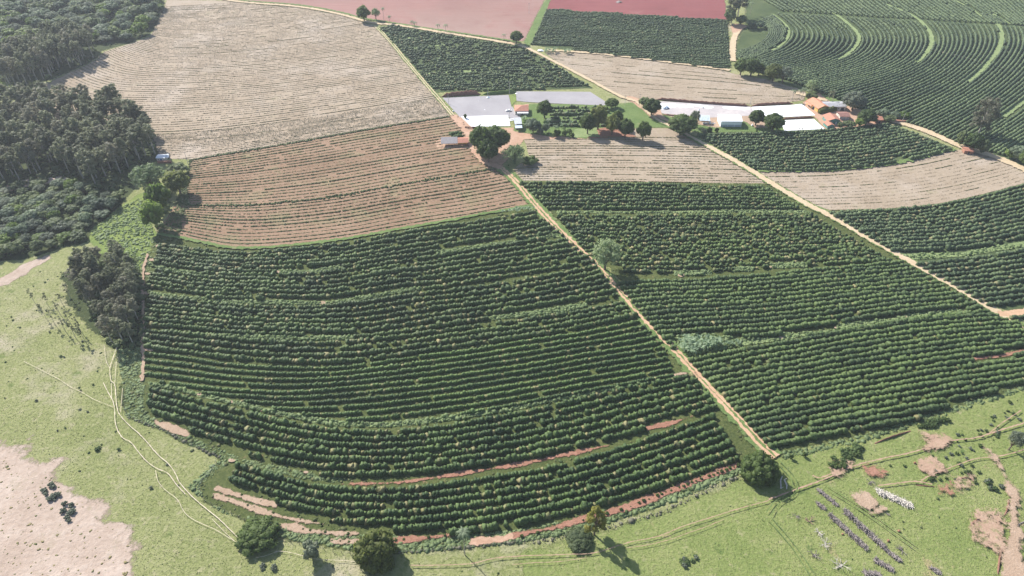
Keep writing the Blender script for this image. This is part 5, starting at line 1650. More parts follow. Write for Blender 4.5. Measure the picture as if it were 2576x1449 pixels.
def bananas(poly, n, label, group, s=(1.0, 1.5), nl=9):
    for q in spread(poly, n, 1.1):
        k = random.uniform(*s)
        o = empty('banana_plant', (q[0], q[1], 0), random.uniform(0, 6.28), (k, k, k))
        link(bpy.data.objects.new('stem', BSTEM), o)
        for i in range(nl):
            f = link(bpy.data.objects.new('leaf', BLEAF[i % 3]), o)
            f.location = (0, 0, 1.7 + .05 * i)
            f.rotation_euler = (0, random.uniform(-.25, .1), i * 2.4 + random.uniform(-.3, .3))
        tag(o, label, 'banana plant', group)


bananas([(1704, 866), (1740, 855), (1800, 862), (1812, 868), (1780, 884), (1735, 896), (1716, 890)], 30, 'banana plant in the clump beside the diagonal road', 'banana plants beside the diagonal road')
bananas([(1800, 866), (1850, 862), (1868, 866), (1840, 872), (1800, 876)], 10, 'lower banana plant trailing into the coffee row', 'lower banana plants', (.5, .8))
bananas([(1258, 540), (1290, 534), (1340, 524), (1344, 530), (1300, 540)], 14, 'banana plant at the corner of the red furrowed field', 'banana plants at the red field corner', (.7, 1.1))
bananas([(1370, 130), (1402, 131), (1402, 135), (1372, 136)], 10, 'banana plant in the wider far clump', 'far banana clump', (1, 1.4), 6)
bananas([(1416, 132), (1433, 132), (1432, 137), (1418, 137)], 5, 'banana plant in the smaller far clump', 'small far banana clump', (1, 1.4), 6)
bananas([(1878, 414), (1902, 410), (1906, 418), (1884, 420)], 5, 'banana plant at the corner of the dark coffee block', 'banana plants at the dark block corner', (.8, 1.2), 7)
bananas([(1308, 304), (1322, 298), (1330, 304), (1318, 310)], 5, 'banana plant below the tiled house awning', 'banana plants by the tiled house', (.8, 1.1), 7)
bananas([(1405, 312), (1436, 308), (1440, 318), (1412, 322)], 8, 'banana plant below the garden plot', 'banana plants below the garden plot', (.7, 1.0), 7)
for i, (x, yb, yt, w, lab) in enumerate(((1358, 340, 322, 18, 'first brown shrub of the vegetable garden'), (1372, 334, 310, 20, 'grey shrub by the garden palm'), (1400, 344, 326, 22, 'dark shrub in the middle of the vegetable garden'), (1420, 342, 326, 16, 'rounded shrub on the garden bare soil'), (1432, 336, 324, 14, 'low shrub near the green grass patch'), (1438, 345, 334, 12, 'shrub at the garden corner'))):
    T(('grey_bush', 'scrub_blue', 'dark_bush', 'bush', 'bush', 'dark_bush')[i], x, yb, yt, w, lab, 'shrub', 'shrub')

# bamboo
g = G(1294, 412)
bam = empty('bamboo', (g[0], g[1], 0))
V, F, k = [], [], 0
cm = Mesh()
for i in range(90):
    a = random.uniform(0, 6.28)
    rr = random.uniform(.2, 1)
    H = random.uniform(9, 14) * (1 - .25 * rr)
    out = 10.0 * rr
    pts = []
    for j in range(9):
        u = j / 8
        pts.append(np.array([math.cos(a) * out * u ** 1.8, math.sin(a) * out * u ** 1.8, H * math.sin(u * 2.05) / 1.0 * (0.98 if u < .8 else .95)]))
    if i % 3 == 0:
        cm.tube([tuple(q) for q in pts[:6]], .06, 4)
    P = np.array(pts)
    t = RNG.random(46) ** .6
    c = np.stack([np.interp(t * 8, np.arange(9), P[:, q]) for q in range(3)], 1) + RNG.normal(size=(46, 3)) * .45
    nr = RNG.normal(size=(46, 3)) + np.array([0, 0, .8])
    nr /= np.linalg.norm(nr, axis=1)[:, None]
    v, f = leaf_quads(c, nr, .75)
    V.append(v); F.append(f + k); k += len(v)
np_obj('foliage', np.concatenate(V), np.concatenate(F), M['feather'], bam)
cm.build('culm', M['palebark'], bam)['kind'] = 'stuff'
tag(bam, 'feathery bamboo clump with pale arching tips beside the mango trees', 'bamboo')
# clipped hedge behind the green house
hp = resample(GP([(2060, 286), (2085, 282), (2108, 276)]), .9)[0]
n = len(hp)
v, f, t = blobs(hp, np.full(n, .9), np.full(n, 1.3), 3.4 + RNG.normal(size=n) * .25, np.zeros(n), 1, .17)
tag(np_obj('hedge', v, f, M['mango_gold'], attr=t), 'tall leafy hedge between the orange-roofed and green houses', 'hedge')


# ------------------------------------------------------------------ DEAD WOOD
def pile(a, b, w, h, n, mat, label, L=(1.0, 2.4), seed=0):
    p0, p1 = np.array(G(*a)), np.array(G(*b))
    d = p1 - p0
    ln = np.linalg.norm(d)
    ang = math.atan2(d[1], d[0])
    c = (p0 + p1) / 2
    m = Mesh()
    for i in range(n):
        u = random.uniform(-.5, .5)
        v = random.gauss(0, .3) * w
        z = max(.06, h * (1 - (v / w) ** 2) * random.random() ** .8)
        l = random.uniform(*L)
        th = random.choice((0, 1)) * 1.2 + random.gauss(math.pi / 2, .6)
        tilt = random.gauss(0, .3)
        x, y = u * ln, v
        dx, dy, dz = math.cos(th) * l / 2, math.sin(th) * l / 2, math.sin(tilt) * l / 2
        m.tube([(x - dx, y - dy, max(.03, z - dz)), (x + random.uniform(-.1, .1), y, z + .08), (x + dx, y + dy, max(.03, z + dz))], [.09, .08, .04], 3)
    o = m.build('brush_pile', M[mat])
    o.location = (c[0], c[1], 0)
    o.rotation_euler = (0, 0, ang)
    tag(o, label, 'brush pile')


pile(L4([(365, 790)])[0], L4([(520, 915)])[0], .8, .5, 170, 'deadwood', 'thin grey line of cut branches nearest the trampled trail')
pile(L4([(570, 955)])[0], L4([(870, 1232)])[0], 1.5, 1.1, 480, 'deadwood', 'longest thick row of stacked grey branches')
pile(L4([(458, 985)])[0], L4([(745, 1248)])[0], 1.3, 1.0, 420, 'deadwood', 'second long row of stacked grey branches, on the downhill side')
pile(L4([(870, 1240)])[0], L4([(1000, 1340)])[0], 1.0, .7, 150, 'deadwood', 'short branch pile continuing the longest row')
pile(L4([(812, 805)])[0], L4([(1085, 925)])[0], 1.9, 1.0, 420, 'palewood', 'bleached white heap of dry branches', (1.2, 2.8))
pile(L4([(800, 1325)])[0], L4([(940, 1408)])[0], 1.2, .7, 170, 'deadwood', 'brown-grey branch heap near the bottom edge')
pile(L4([(720, 1420)])[0], L4([(840, 1440)])[0], 1.3, .6, 130, 'deadwood', 'branch heap cut by the bottom of the picture')
pile(L4([(1220, 1385)])[0], L4([(1300, 1430)])[0], 1.0, .5, 80, 'deadwood', 'small lonely branch heap on the green pasture')
pile(L4([(365, 900)])[0], L4([(425, 940)])[0], .9, .6, 90, 'deadwood', 'small dark pile above the rusty dead shrub')


def snag(x, y, s, mat, label, n=9, levels=2, flat=.5):
    g = G(x, y)
    m = Mesh()

    def grow(p, d, l, r, lv):
        q = [p[i] + d[i] * l for i in range(3)]
        mid = [(p[i] + q[i]) / 2 + random.uniform(-.08, .08) * l for i in range(3)]
        m.tube([tuple(p), tuple(mid), tuple(q)], [r, r * .8, r * .5], 4)
        if lv:
            for _ in range(3):
                dd = Vector(d) + Vector((random.gauss(0, .6), random.gauss(0, .6), random.gauss(.1, .4)))
                dd.normalize()
                f = random.uniform(.45, 1)
                grow([p[i] + d[i] * l * f for i in range(3)], tuple(dd), l * random.uniform(.5, .75), r * .5, lv - 1)
    for i in range(n):
        a = random.uniform(0, 6.28)
        d = Vector((math.cos(a), math.sin(a), random.uniform(.1, 1.2) * flat)).normalized()
        grow([0, 0, .15], tuple(d), s * random.uniform(.5, 1), .075 * s ** .5, levels)
    o = m.build('dead_shrub', M[mat], loc=(g[0], g[1], 0))
    tag(o, label, 'dead shrub')


for x, y, s, mt, lab in ((310, 1040, 1.8, 'rustwood', 'rusty-brown dead shrub beside the branch rows'), (380, 1120, 2.0, 'palewood', 'bleached dead shrub just below the rusty one'), (430, 1210, 2.1, 'palewood', 'grey dead shrub in the middle of the felled group'),
                         (350, 1290, 1.9, 'deadwood', 'forked dead shrub with one thick limb'), (550, 1370, 2.6, 'palewood', 'largest spreading dead shrub near the bottom edge'), (1010, 1260, 2.0, 'deadwood', 'dead shrub on the uphill side of the branch piles'),
                         (770, 740, 1.7, 'deadwood', 'dead shrub above the bleached white heap'), (215, 1000, 1.2, 'deadwood', 'low twiggy remains next to the rusty dead shrub'), (900, 980, 1.0, 'deadwood', 'small fallen branch tangle below the pale bare patch')):
    q = L4([(x, y)])[0]
    snag(q[0], q[1], s, mt, lab)
for pts, lab in (([(95, 790), (92, 730), (105, 700)], 'bleached curved log under the road-end tree'), ([(120, 725), (140, 770), (138, 795)], 'second bleached log lying beside the curved one')):
    m = Mesh()
    P = [G(*q) for q in L4(pts)]
    m.tube([(a[0], a[1], .25) for a in P], [.3, .26, .2], 7)
    m.tube([(P[0][0], P[0][1], .25), (P[0][0] + 1.0, P[0][1] + .3, .7)], [.15, .06], 5)
    tag(m.build('fallen_log', M['palewood']), lab, 'log')
for pts, lab in (([(1672, 1060), (1685, 1015), (1735, 985)], 'grey log lying across the red gully edge'), ([(1870, 1085), (1890, 1060), (1932, 1040)], 'grey log at the frame edge by the sandy gully')):
    P = [G(*q) for q in L4(pts)]
    m = Mesh()
    m.tube([(a[0], a[1], .22) for a in P], [.1, .2, .17], 7)
    m.tube([(P[1][0], P[1][1], .22), (P[1][0] - .5, P[1][1] - 1.0, .15)], [.14, .05], 5)
    tag(m.build('fallen_log', M['deadwood']), lab, 'log')
for (x, y), r, lab in zip(L4([(985, 1112), (905, 1186), (560, 1135), (1105, 598)]), (.5, .5, .4, .5), ('termite mound on open grass uphill of the branch rows', 'termite mound beside the short branch pile', 'termite mound between the branch rows', 'termite mound near the red scar')):
    g = G(x, y)
    v, f, t = blobs(np.array([[0, 0]]), [r], [r], [r * 1.5], np.array([0.0]), 1, .12)
    tag(np_obj('termite_mound', v, f, M['redstrip'], attr=np.full(len(v), 3.0), loc=(g[0], g[1], 0)), lab, 'termite mound')

# eroded gully walls
def berm(name, pts, h, w, mat, kind='structure', face=1):
    """low earth bank: steep face towards the viewer, gentle back"""
    p, L = resample(smooth(GP(pts), 1), 1.2)
    t = np.gradient(p, axis=0)
    t /= np.linalg.norm(t, axis=1)[:, None] + 1e-9
    n = np.stack([t[:, 1], -t[:, 0]], 1) * face
    m = len(p)
    k = np.minimum(1, np.minimum(np.arange(m), np.arange(m)[::-1]) / 4.0)
    hh = h * (0.8 + .4 * RNG.random(m)) * k
    V = np.zeros((m, 4, 3))
    V[:, 0, :2], V[:, 0, 2] = p + n * .1 * w, -.02
    V[:, 1, :2], V[:, 1, 2] = p + n * (RNG.random((m, 1)) * .15), hh * .85
    V[:, 2, :2], V[:, 2, 2] = p - n * .2 * w, hh
    V[:, 3, :2], V[:, 3, 2] = p - n * (.45 * w + .1), -.02
    i = (np.arange(m - 1) * 4)[:, None] + np.arange(3)[None]
    f = np.stack([i, i + 4, i + 5, i + 1], -1).reshape(-1, 4)
    return tag(np_obj(name, V.reshape(-1, 3), f, M[mat], attr=np.full(m * 4, 3.0)), kind=kind)


berm('earth_bank', L4([(1528, 1075), (1545, 1050), (1590, 1020), (1665, 1010)]), 1.1, 1.0, 'bank')
berm('earth_bank', L4([(1780, 1000), (1808, 950), (1822, 870)]), .8, .8, 'bank')
berm('earth_bank', L4([(1735, 1440), (1750, 1300), (1762, 1150)]), .8, .8, 'bank')
berm('earth_bank', L4([(800, 455), (870, 425), (960, 395), (1080, 355)]), .9, 1.0, 'bank')
berm('earth_bank', L4([(1410, 722), (1500, 708), (1560, 722)]), .7, 1.0, 'bank')
berm('earth_bank', L4([(1110, 765), (1190, 772), (1260, 778)]), .5, .8, 'bank')
berm('earth_bank', C5([(90, 215), (400, 190), (770, 170)]), 3.2, 2.0, 'bank')
berm('earth_bank', C5([(780, 180), (1100, 160), (1380, 130)]), 2.4, 2.0, 'verge')
berm('earth_bank', C7([(255, 215), (700, 255), (1200, 295), (1700, 325), (1850, 330)]), 2.0, 2.0, 'bank')
berm('earth_bank', C7([(1850, 332), (2200, 300), (2576, 285)]), 1.8, 2.0, 'bank')
berm('earth_bank', C6([(1640, 470), (1850, 490), (2050, 500)]), 1.0, 1.5, 'bank')


# ------------------------------------------------------------------ BUILDINGS
def gable(o, W, Dp, z, rise, mat, over=.5, axis='x', hip=False, th=.16):
    """two- or four-sided roof on a W x Dp plan with eaves at z"""
    w, d = W / 2 + over, Dp / 2 + over
    if axis == 'y':
        w, d = d, w
    e = max(0.0, w - d) if hip else w
    m = Mesh()
    def P(x, y, zz):
        return (x, y, zz) if axis == 'x' else (-y, x, zz)
    top = [P(-w, -d, z), P(w, -d, z), P(w, d, z), P(-w, d, z), P(-e, 0, z + rise), P(e, 0, z + rise)]
    bot = [(a, b, c - th) for a, b, c in top]
    m.v = top + bot
    m.f = [[0, 1, 5, 4], [2, 3, 4, 5], [6, 10, 11, 7], [8, 11, 10, 9]]
    m.f += [[1, 2, 5], [3, 0, 4]] if hip else []
    m.f += [[7, 11, 8], [9, 10, 6]] if hip else []
    m.f += [[0, 6, 7, 1], [2, 8, 9, 3]]
    m.f += [[1, 7, 8, 2], [3, 9, 6, 0]] if hip else [[1, 7, 11, 5], [5, 11, 8, 2], [3, 9, 10, 4], [4, 10, 6, 0]]
    return m.build('roof', M[mat], o)


def walls(o, W, Dp, h, rise, mat, axis='x', hip=False, name='wall'):
    m = Mesh()
    w, d = W / 2, Dp / 2
    m.v = [(-w, -d, 0), (w, -d, 0), (w, d, 0), (-w, d, 0), (-w, -d, h), (w, -d, h), (w, d, h), (-w, d, h)]
    m.f = [[0, 1, 5, 4], [2, 3, 7, 6]] + ([[1, 2, 6, 5], [3, 0, 4, 7]])
    if not hip and rise:
        if axis == 'x':
            m.v += [(-w, 0, h + rise - .2), (w, 0, h + rise - .2)]
            m.f += [[7, 4, 8], [5, 6, 9]]
        else:
            m.v += [(0, -d, h + rise - .2), (0, d, h + rise - .2)]
            m.f += [[4, 5, 8], [6, 7, 9]]
    return m.build(name, M[mat], o)


def opening(o, kind, face, u, z, w, h, W, Dp, pane='glass', frame='whitewall'):
    """window or door standing 3 cm proud of a wall"""
    f = Mesh()
    s = .09
    if face in 'fb':
        y = (-Dp / 2 - .04) if face == 'f' else (Dp / 2 + .04)
        ax = lambda a, zz, da, dz, t: ((a, y, zz), (da, t, dz))
    else:
        x = (-W / 2 - .04) if face == 'l' else (W / 2 + .04)
        ax = lambda a, zz, da, dz, t: ((x, a, zz), (t, da, dz))
    for a, zz, da, dz in ((u - w / 2, z, s, h + s), (u + w / 2, z, s, h + s), (u, z - h / 2, w - s, s), (u, z + h / 2, w - s, s)):
        f.box(*ax(a, zz, da, dz, .08))
    fr = f.build(kind, M[frame], o)
    Mesh().box(*ax(u, z, w - s, h - s, .03)).build('pane' if kind == 'window' else 'panel', M[pane], fr)
    return fr


def bld(name, label, a, b, cat='building', rz=None):
    """a, b: survey points of the front wall's foot; returns root, width"""
    p, q = np.array(G(*a)), np.array(G(*b))
    W = float(np.linalg.norm(q - p))
    an = math.atan2(q[1] - p[1], q[0] - p[0])
    return p, q, W, an


def root_for(name, label, a, b, Dp, cat):
    p, q, W, an = bld(name, label, a, b)
    c = (p + q) / 2 + np.array([-math.sin(an), math.cos(an)]) * Dp / 2
    o = empty(name, (c[0], c[1], 0), an)
    tag(o, label, cat)
    return o, W


# white shed with three bays
o, W = root_for('metal_shed', 'large white metal shed with three grey bays facing the coffee', C7([(1342, 674)])[0], C7([(1690, 676)])[0], 10.5, 'shed')
Dp = 10.5
m = Mesh()
m.v = [(-W / 2, -Dp / 2, 1.9), (W / 2, -Dp / 2, 1.9), (W / 2, -Dp / 2, 4.6), (-W / 2, -Dp / 2, 4.6), (-W / 2, Dp / 2, 0), (W / 2, Dp / 2, 0), (W / 2, Dp / 2, 4.6), (-W / 2, Dp / 2, 4.6), (-W / 2, 0, 5.9), (W / 2, 0, 5.9), (-W / 2, -Dp / 2, 0), (W / 2, -Dp / 2, 0)]
m.f = [[0, 1, 2, 3], [5, 4, 7, 6], [11, 5, 6, 9, 2], [4, 10, 3, 8, 7]]
m.build('wall', M['whitewall'], o)
gable(o, W, Dp, 4.6, 1.35, 'white', .35)
for k in range(3):
    Mesh().box((-W / 2 + W / 6 * (2 * k + 1), -Dp / 2 + .12, .95), (W / 3 - .35, .08, 1.88)).build('bay_door', M['greywall'], o)
for k in range(4):
    Mesh().box((-W / 2 + .12 + (W - .24) / 3 * k, -Dp / 2 + .03, .95), (.22, .2, 1.9)).build('pillar', M['whitewall'], o)
Mesh().box((0, -Dp / 2 - .03, 4.4), (W, .08, .22)).build('gutter', M['greywall'], o)

# lean-to with ribbed panels
o, W = root_for('lean_to', 'open lean-to roofed with pale ribbed panels beside the broad mango tree', C7([(985, 625)])[0], C7([(1165, 632)])[0], 6.0, 'shed')
rf = empty('roof', (0, 0, 0))
rf.parent = o
for k in range(7):
    x = -W / 2 + W / 7 * (k + .5)
    m = Mesh()
    m.v = [(x - W / 14 + .06, -3.2, 2.9), (x + W / 14 - .06, -3.2, 2.9), (x + W / 14 - .06, 3.2, 4.3), (x - W / 14 + .06, 3.2, 4.3)]
    m.v += [(a, b, c - .08) for a, b, c in m.v]
    m.f = [[0, 1, 2, 3], [7, 6, 5, 4], [0, 4, 5, 1], [1, 5, 6, 2], [2, 6, 7, 3], [3, 7, 4, 0]]
    m.build('panel', M['solar'], rf)
for x in (-W / 2 + .2, 0, W / 2 - .2):
    Mesh().tube([(x, -2.9, -.1), (x, -2.9, 2.9)], .1, 6).build('post', M['post'], o)
    Mesh().tube([(x, 2.9, -.1), (x, 2.9, 4.15)], .1, 6).build('post', M['post'], o)
Mesh().box((0, 3.0, 1.5), (W, .15, 3.0)).build('back_wall', M['brickwall'], o)
for k, (x, dd, lab) in enumerate(((1085, 605, 'long white tank under the lean-to'), (1165, 608, 'white rounded tank at the lean-to corner'), (1228, 605, 'white pipe lying beside the lean-to'))):
    g = G(*C7([(x, dd + 12)])[0])
    L_, r_ = ((3.4, .5), (1.6, .85), (2.6, .3))[k]
    m = Mesh().tube([(-L_ / 2, 0, r_), (-L_ / 2 + .15, 0, r_), (L_ / 2 - .15, 0, r_), (L_ / 2, 0, r_)], [r_ * .6, r_, r_, r_ * .6], 10)
    tag(m.build('water_tank' if k < 2 else 'pipe', M['white'], loc=(g[0], g[1], 0)), lab, 'tank' if k < 2 else 'pipe')

# tiled house with white awning
o, W = root_for('farm_house', 'terracotta-tiled house with a white front awning beside the grey patio', C5([(1340, 512)])[0], C5([(1552, 512)])[0], 9.5, 'house')
Dp = 9.5
walls(o, W, Dp, 3.1, 0, 'creamwall', hip=True)
gable(o, W, Dp, 3.15, 2.0, 'tile', .55, 'x', True)
Mesh().slab([(-W / 2 + 1.5, -Dp / 2 - 2.2), (W / 2 + .3, -Dp / 2 - 2.2), (W / 2 + .3, -Dp / 2 - .1), (-W / 2 + 1.5, -Dp / 2 - .1)], [2.3, 2.3, 2.8, 2.8], [2.38, 2.38, 2.88, 2.88]).build('awning', M['white'], o)
for x in (-W / 2 + 1.7, W / 2):
    Mesh().tube([(x, -Dp / 2 - 2.0, -.1), (x, -Dp / 2 - 2.0, 2.3)], .07, 6).build('awning_post', M['whitewall'], o)
opening(o, 'window', 'f', -W / 2 + .9, 1.7, 1.0, 1.0, W, Dp)
opening(o, 'door', 'f', .5, 1.05, .95, 2.1, W, Dp, 'dark')
opening(o, 'window', 'f', 2.6, 1.6, 1.2, 1.0, W, Dp)
opening(o, 'window', 'l', -1.5, 1.7, 1.1, 1.0, W, Dp)
opening(o, 'window', 'l', 1.8, 1.7, 1.1, 1.0, W, Dp)
tag(Mesh().slab([G(*q) for q in C5([(1275, 385), (1302, 385), (1345, 505), (1425, 515), (1425, 530), (1325, 535)])], .0, .22).build('terrace_slab', M['white']), kind='structure')

# machine shed, steps
o, W = root_for('machine_shed', 'shiny corrugated shed beside the white sheet', C5([(1338, 795)])[0], C5([(1465, 790)])[0], 13.0, 'shed')
Dp = 13.0
for k in range(4):
    x = -W / 2 + W / 4 * (k + .5)
    Mesh().slab([(x - W / 8 + .04, -2.2), (x + W / 8 - .04, -2.2), (x + W / 8 - .04, Dp / 2), (x - W / 8 + .04, Dp / 2)], [3.7, 3.7, 4.3, 4.3], [3.78, 3.78, 4.38, 4.38]).build('roof_sheet', M['brightmetal'], o)
Mesh().slab([(-W / 2 + .2, -Dp / 2 + .2), (W / 2 - .2, -Dp / 2 + .2), (W / 2 - .2, -2.6), (-W / 2 + .2, -2.6)], [2.6, 2.6, 3.0, 3.0], [2.68, 2.68, 3.08, 3.08]).build('lower_roof', M['solar'], o)
for x in (-W / 2 + .2, W / 2 - .2):
    for y in (-Dp / 2 + .4, -2.4, Dp / 2 - .3):
        Mesh().tube([(x, y, -.1), (x, y, 2.65 if y < -3 else 3.7)], .09, 6).build('post', M['post'], o)
Mesh().box((0, Dp / 2 - .1, 1.9), (W - .3, .15, 3.7)).build('back_wall', M['greywall'], o)
Mesh().box((0, 0, .8), (W - 1.4, 7, 1.6)).build('machine', M['steel'], o)
for k in range(2):
    P = [G(*q) for q in C5([(1240, 590 + k * 22), (1330, 572 + k * 22), (1332, 580 + k * 22), (1242, 600 + k * 22)])]
    tag(Mesh().slab(P, 0, .35).build('trough', M['white']), ('upper' if k == 0 else 'lower') + ' narrow white trough between the white sheet and the shiny shed', 'trough')

# long low shed: grey half and tiled half
o, W = root_for('low_shed', 'long low open shed, grey roof on one half and tiles on the other', C5([(110, 1050)])[0], C5([(545, 1035)])[0], 6.5, 'shed')
Dp = 6.5
split = -W / 2 + W * .62
Mesh().slab([(-W / 2 - .5, -Dp / 2 - .5), (split - .05, -Dp / 2 - .5), (split - .05, Dp / 2), (-W / 2 - .5, Dp / 2)], [2.6, 2.6, 3.9, 3.9], [2.72, 2.72, 4.02, 4.02]).build('roof', M['darkmetal'], o)
Mesh().slab([(split + .05, -Dp / 2 - .6), (W / 2 + .5, -Dp / 2 - .6), (W / 2 + .5, .2), (split + .05, .2)], [2.8, 2.8, 4.1, 4.1], [2.94, 2.94, 4.24, 4.24]).build('tile_roof', M['tile'], o)
Mesh().slab([(split + .05, .2), (W / 2 + .5, .2), (W / 2 + .5, Dp / 2 + .4), (split + .05, Dp / 2 + .4)], [4.1, 4.1, 3.0, 3.0], [4.24, 4.24, 3.14, 3.14]).build('tile_roof', M['tile'], o)
Mesh().box((0, Dp / 2 - .2, 1.35), (W, .15, 2.7)).build('back_wall', M['brickwall'], o)
Mesh().box((split + (W / 2 - split) / 2, -Dp / 2 + .3, 2.2), (W / 2 - split - .2, .12, 1.1)).build('orange_wall', M['yellowwall'], o)
for k in range(5):
    x = -W / 2 + .2 + (W - .4) / 4 * k
    Mesh().tube([(x, -Dp / 2 + .15, -.1), (x, -Dp / 2 + .15, 2.6)], .1, 6).build('post', M['post'], o)

# yellow house with orange tiles (walled side faces the white sheet)
o, W = root_for('yellow_house', 'yellow house with new orange tile roof at the corner of the white sheet', C8([(640, 470)])[0], C8([(822, 600)])[0], 9.0, 'house')
Dp = 9.0
walls(o, W, Dp, 3.3, 1.7, 'yellowwall', 'x')
gable(o, W, Dp, 3.3, 1.9, 'tile_orange', .6, 'x')
opening(o, 'door', 'f', -W / 2 + 2, 1.05, 1.0, 2.1, W, Dp, 'dark')
opening(o, 'window', 'f', -W / 2 + 4.6, 1.7, 1.5, 1.2, W, Dp)
opening(o, 'door', 'f', W / 2 - 5.2, 1.2, 2.2, 2.2, W, Dp, 'dark')
opening(o, 'window', 'r', 0, 1.8, 1.4, 1.1, W, Dp)
Mesh().slab([(-W / 2, -Dp / 2 - 1.9), (W / 2 - 6.5, -Dp / 2 - 1.9), (W / 2 - 6.5, -Dp / 2 - .08), (-W / 2, -Dp / 2 - .08)], [2.4, 2.4, 2.95, 2.95], [2.5, 2.5, 3.05, 3.05]).build('porch_roof', M['tile_orange'], o)
for x in (-W / 2 + .2, -W / 2 + 4, W / 2 - 6.7):
    Mesh().tube([(x, -Dp / 2 - 1.7, -.1), (x, -Dp / 2 - 1.7, 2.4)], .09, 6).build('porch_post', M['whitewall'], o)
# long grey roof behind
o, W = root_for('long_shed', 'long shed with a pale grey sheet roof behind the hedge', C8([(925, 575)])[0], C8([(1285, 570)])[0], 8.0, 'shed')
walls(o, W, 8, 3.4, 0, 'creamwall', hip=True)
gable(o, W, 8, 3.5, .9, 'metal', .5, 'x')
opening(o, 'door', 'f', W / 2 - 2.2, 1.3, 2.6, 2.5, W, 8, 'dark', 'greywall')
opening(o, 'window', 'f', W / 2 - 5.2, 1.8, 1.2, 1.0, W, 8)
# green house, tiled
o, W = root_for('green_house', 'sea-green walled house under a weathered tile roof', C8([(985, 806)])[0], C8([(1190, 800)])[0], 8.5, 'house')
walls(o, W, 8.5, 3.2, 1.6, 'greenwall', 'y')
gable(o, W, 8.5, 3.2, 1.8, 'tile', .6, 'y')
opening(o, 'window', 'f', -1.5, 1.7, 1.1, 1.0, W, 8.5)
opening(o, 'door', 'f', 1.8, 1.05, .95, 2.1, W, 8.5, 'whitewall')
opening(o, 'window', 'l', 1.0, 1.7, 1.1, 1.0, W, 8.5)
o, W = root_for('green_hut', 'small green hut with a tile roof in front of the green house', C8([(985, 880)])[0], C8([(1092, 872)])[0], 6.0, 'hut')
walls(o, W, 6, 2.6, 1.0, 'greenwall', 'y')
gable(o, W, 6, 2.6, 1.15, 'tile', .4, 'y')
opening(o, 'window', 'f', -.9, 1.4, .8, .8, W, 6)
opening(o, 'door', 'f', 1.0, 1.05, .9, 2.1, W, 6, 'dark')
o, W = root_for('white_outbuilding', 'white outbuilding with old tiles behind the green house', C8([(1190, 728)])[0], C8([(1345, 728)])[0], 7.0, 'outbuilding')
walls(o, W, 7, 2.9, 0, 'creamwall', hip=True)
gable(o, W, 7, 2.95, 1.3, 'tile_old', .5, 'x')
for u in (-2.3, 0, 2.3):
    opening(o, 'door', 'f', u, 1.2, 1.5, 2.2, W, 7, 'greywall')
opening(o, 'window', 'l', 0, 1.6, 1.0, .9, W, 7, 'dark')
o, W = root_for('tiled_hut', 'little brick hut with a tiled lean roof at the coffee edge', C8([(1790, 785)])[0], C8([(1900, 785)])[0], 6.0, 'hut')
walls(o, W, 6, 2.8, 0, 'brickwall', hip=True)
gable(o, W, 6, 2.85, 1.1, 'tile', .5, 'x')
opening(o, 'door', 'f', .6, 1.05, 1.2, 2.1, W, 6, 'dark', 'post')
opening(o, 'window', 'f', -1.4, 1.5, .9, .8, W, 6, 'dark', 'post')
# little red roof under the big trees
o, W = root_for('roadside_shelter', 'little shelter with a red roof under trees at the road', (2423, 387), (2446, 389), 5.0, 'shelter')
walls(o, W, 5, 2.3, 0, 'brickwall', hip=True)
gable(o, W, 5, 2.4, .9, 'tile', .4, 'x')
opening(o, 'door', 'f', 0, 1.0, .9, 2.0, W, 5, 'dark', 'post')
# hut beside the eucalyptus grove
hx = lambda x, y: (334.8 + x / 3.743, 373.5 + y / 3.743)
o, W = root_for('white_hut', 'small whitewashed hut with a blue sheet beside the eucalyptus', hx(228, 122), hx(305, 122), 4.5, 'hut')
walls(o, W, 4.5, 2.5, 0, 'creamwall', hip=True)
gable(o, W, 4.5, 2.6, .5, 'white', .35, 'x')
opening(o, 'door', 'f', .2, 1.1, 1.4, 2.0, W, 4.5, 'blue', 'whitewall')
opening(o, 'window', 'f', -1.6, 1.5, .8, .7, W, 4.5)
o, W = root_for('tarp_shelter', 'white sheeted lean-to joined to the blue-doored hut', hx(306, 118), hx(345, 112), 4.0, 'shelter')
Mesh().slab([(-W / 2, -2), (W / 2, -2), (W / 2, 2), (-W / 2, 2)], [2.1, 2.1, 2.7, 2.7], [2.18, 2.18, 2.78, 2.78]).build('roof', M['white'], o)
for x in (-W / 2 + .15, W / 2 - .15):
    Mesh().tube([(x, -1.8, -.1), (x, -1.8, 2.1)], .07, 5).build('post', M['post'], o)
Mesh().box((0, 1.8, 1.2), (W - .2, .12, 2.4)).build('back_wall', M['blue'], o)
P = [G(*hx(*q)) for q in ((175, 150), (228, 140), (360, 138), (362, 112), (350, 112), (350, 128), (228, 128), (175, 136))]
tag(Mesh().slab([G(*hx(*q)) for q in ((230, 142), (362, 140), (362, 128), (230, 130))], 0, 1.3).build('brick_wall', M['brickwall']), 'low red wall in front of the whitewashed hut', 'wall')
# brick stack
o = Mesh().slab([G(*q) for q in C8([(2120, 772), (2325, 772), (2330, 745), (2115, 745)])], 0, 1.5).build('brick_stack', M['brickwall'])
tag(o, 'long stack of red bricks at the start of the farm road', 'brick stack')

# white sheets over drying coffee
def cover(name, pts, label):
    P = [G(*q) for q in pts]
    tag(Mesh().slab(P, 0, .35).build(name, M['white']), label, 'tarpaulin')


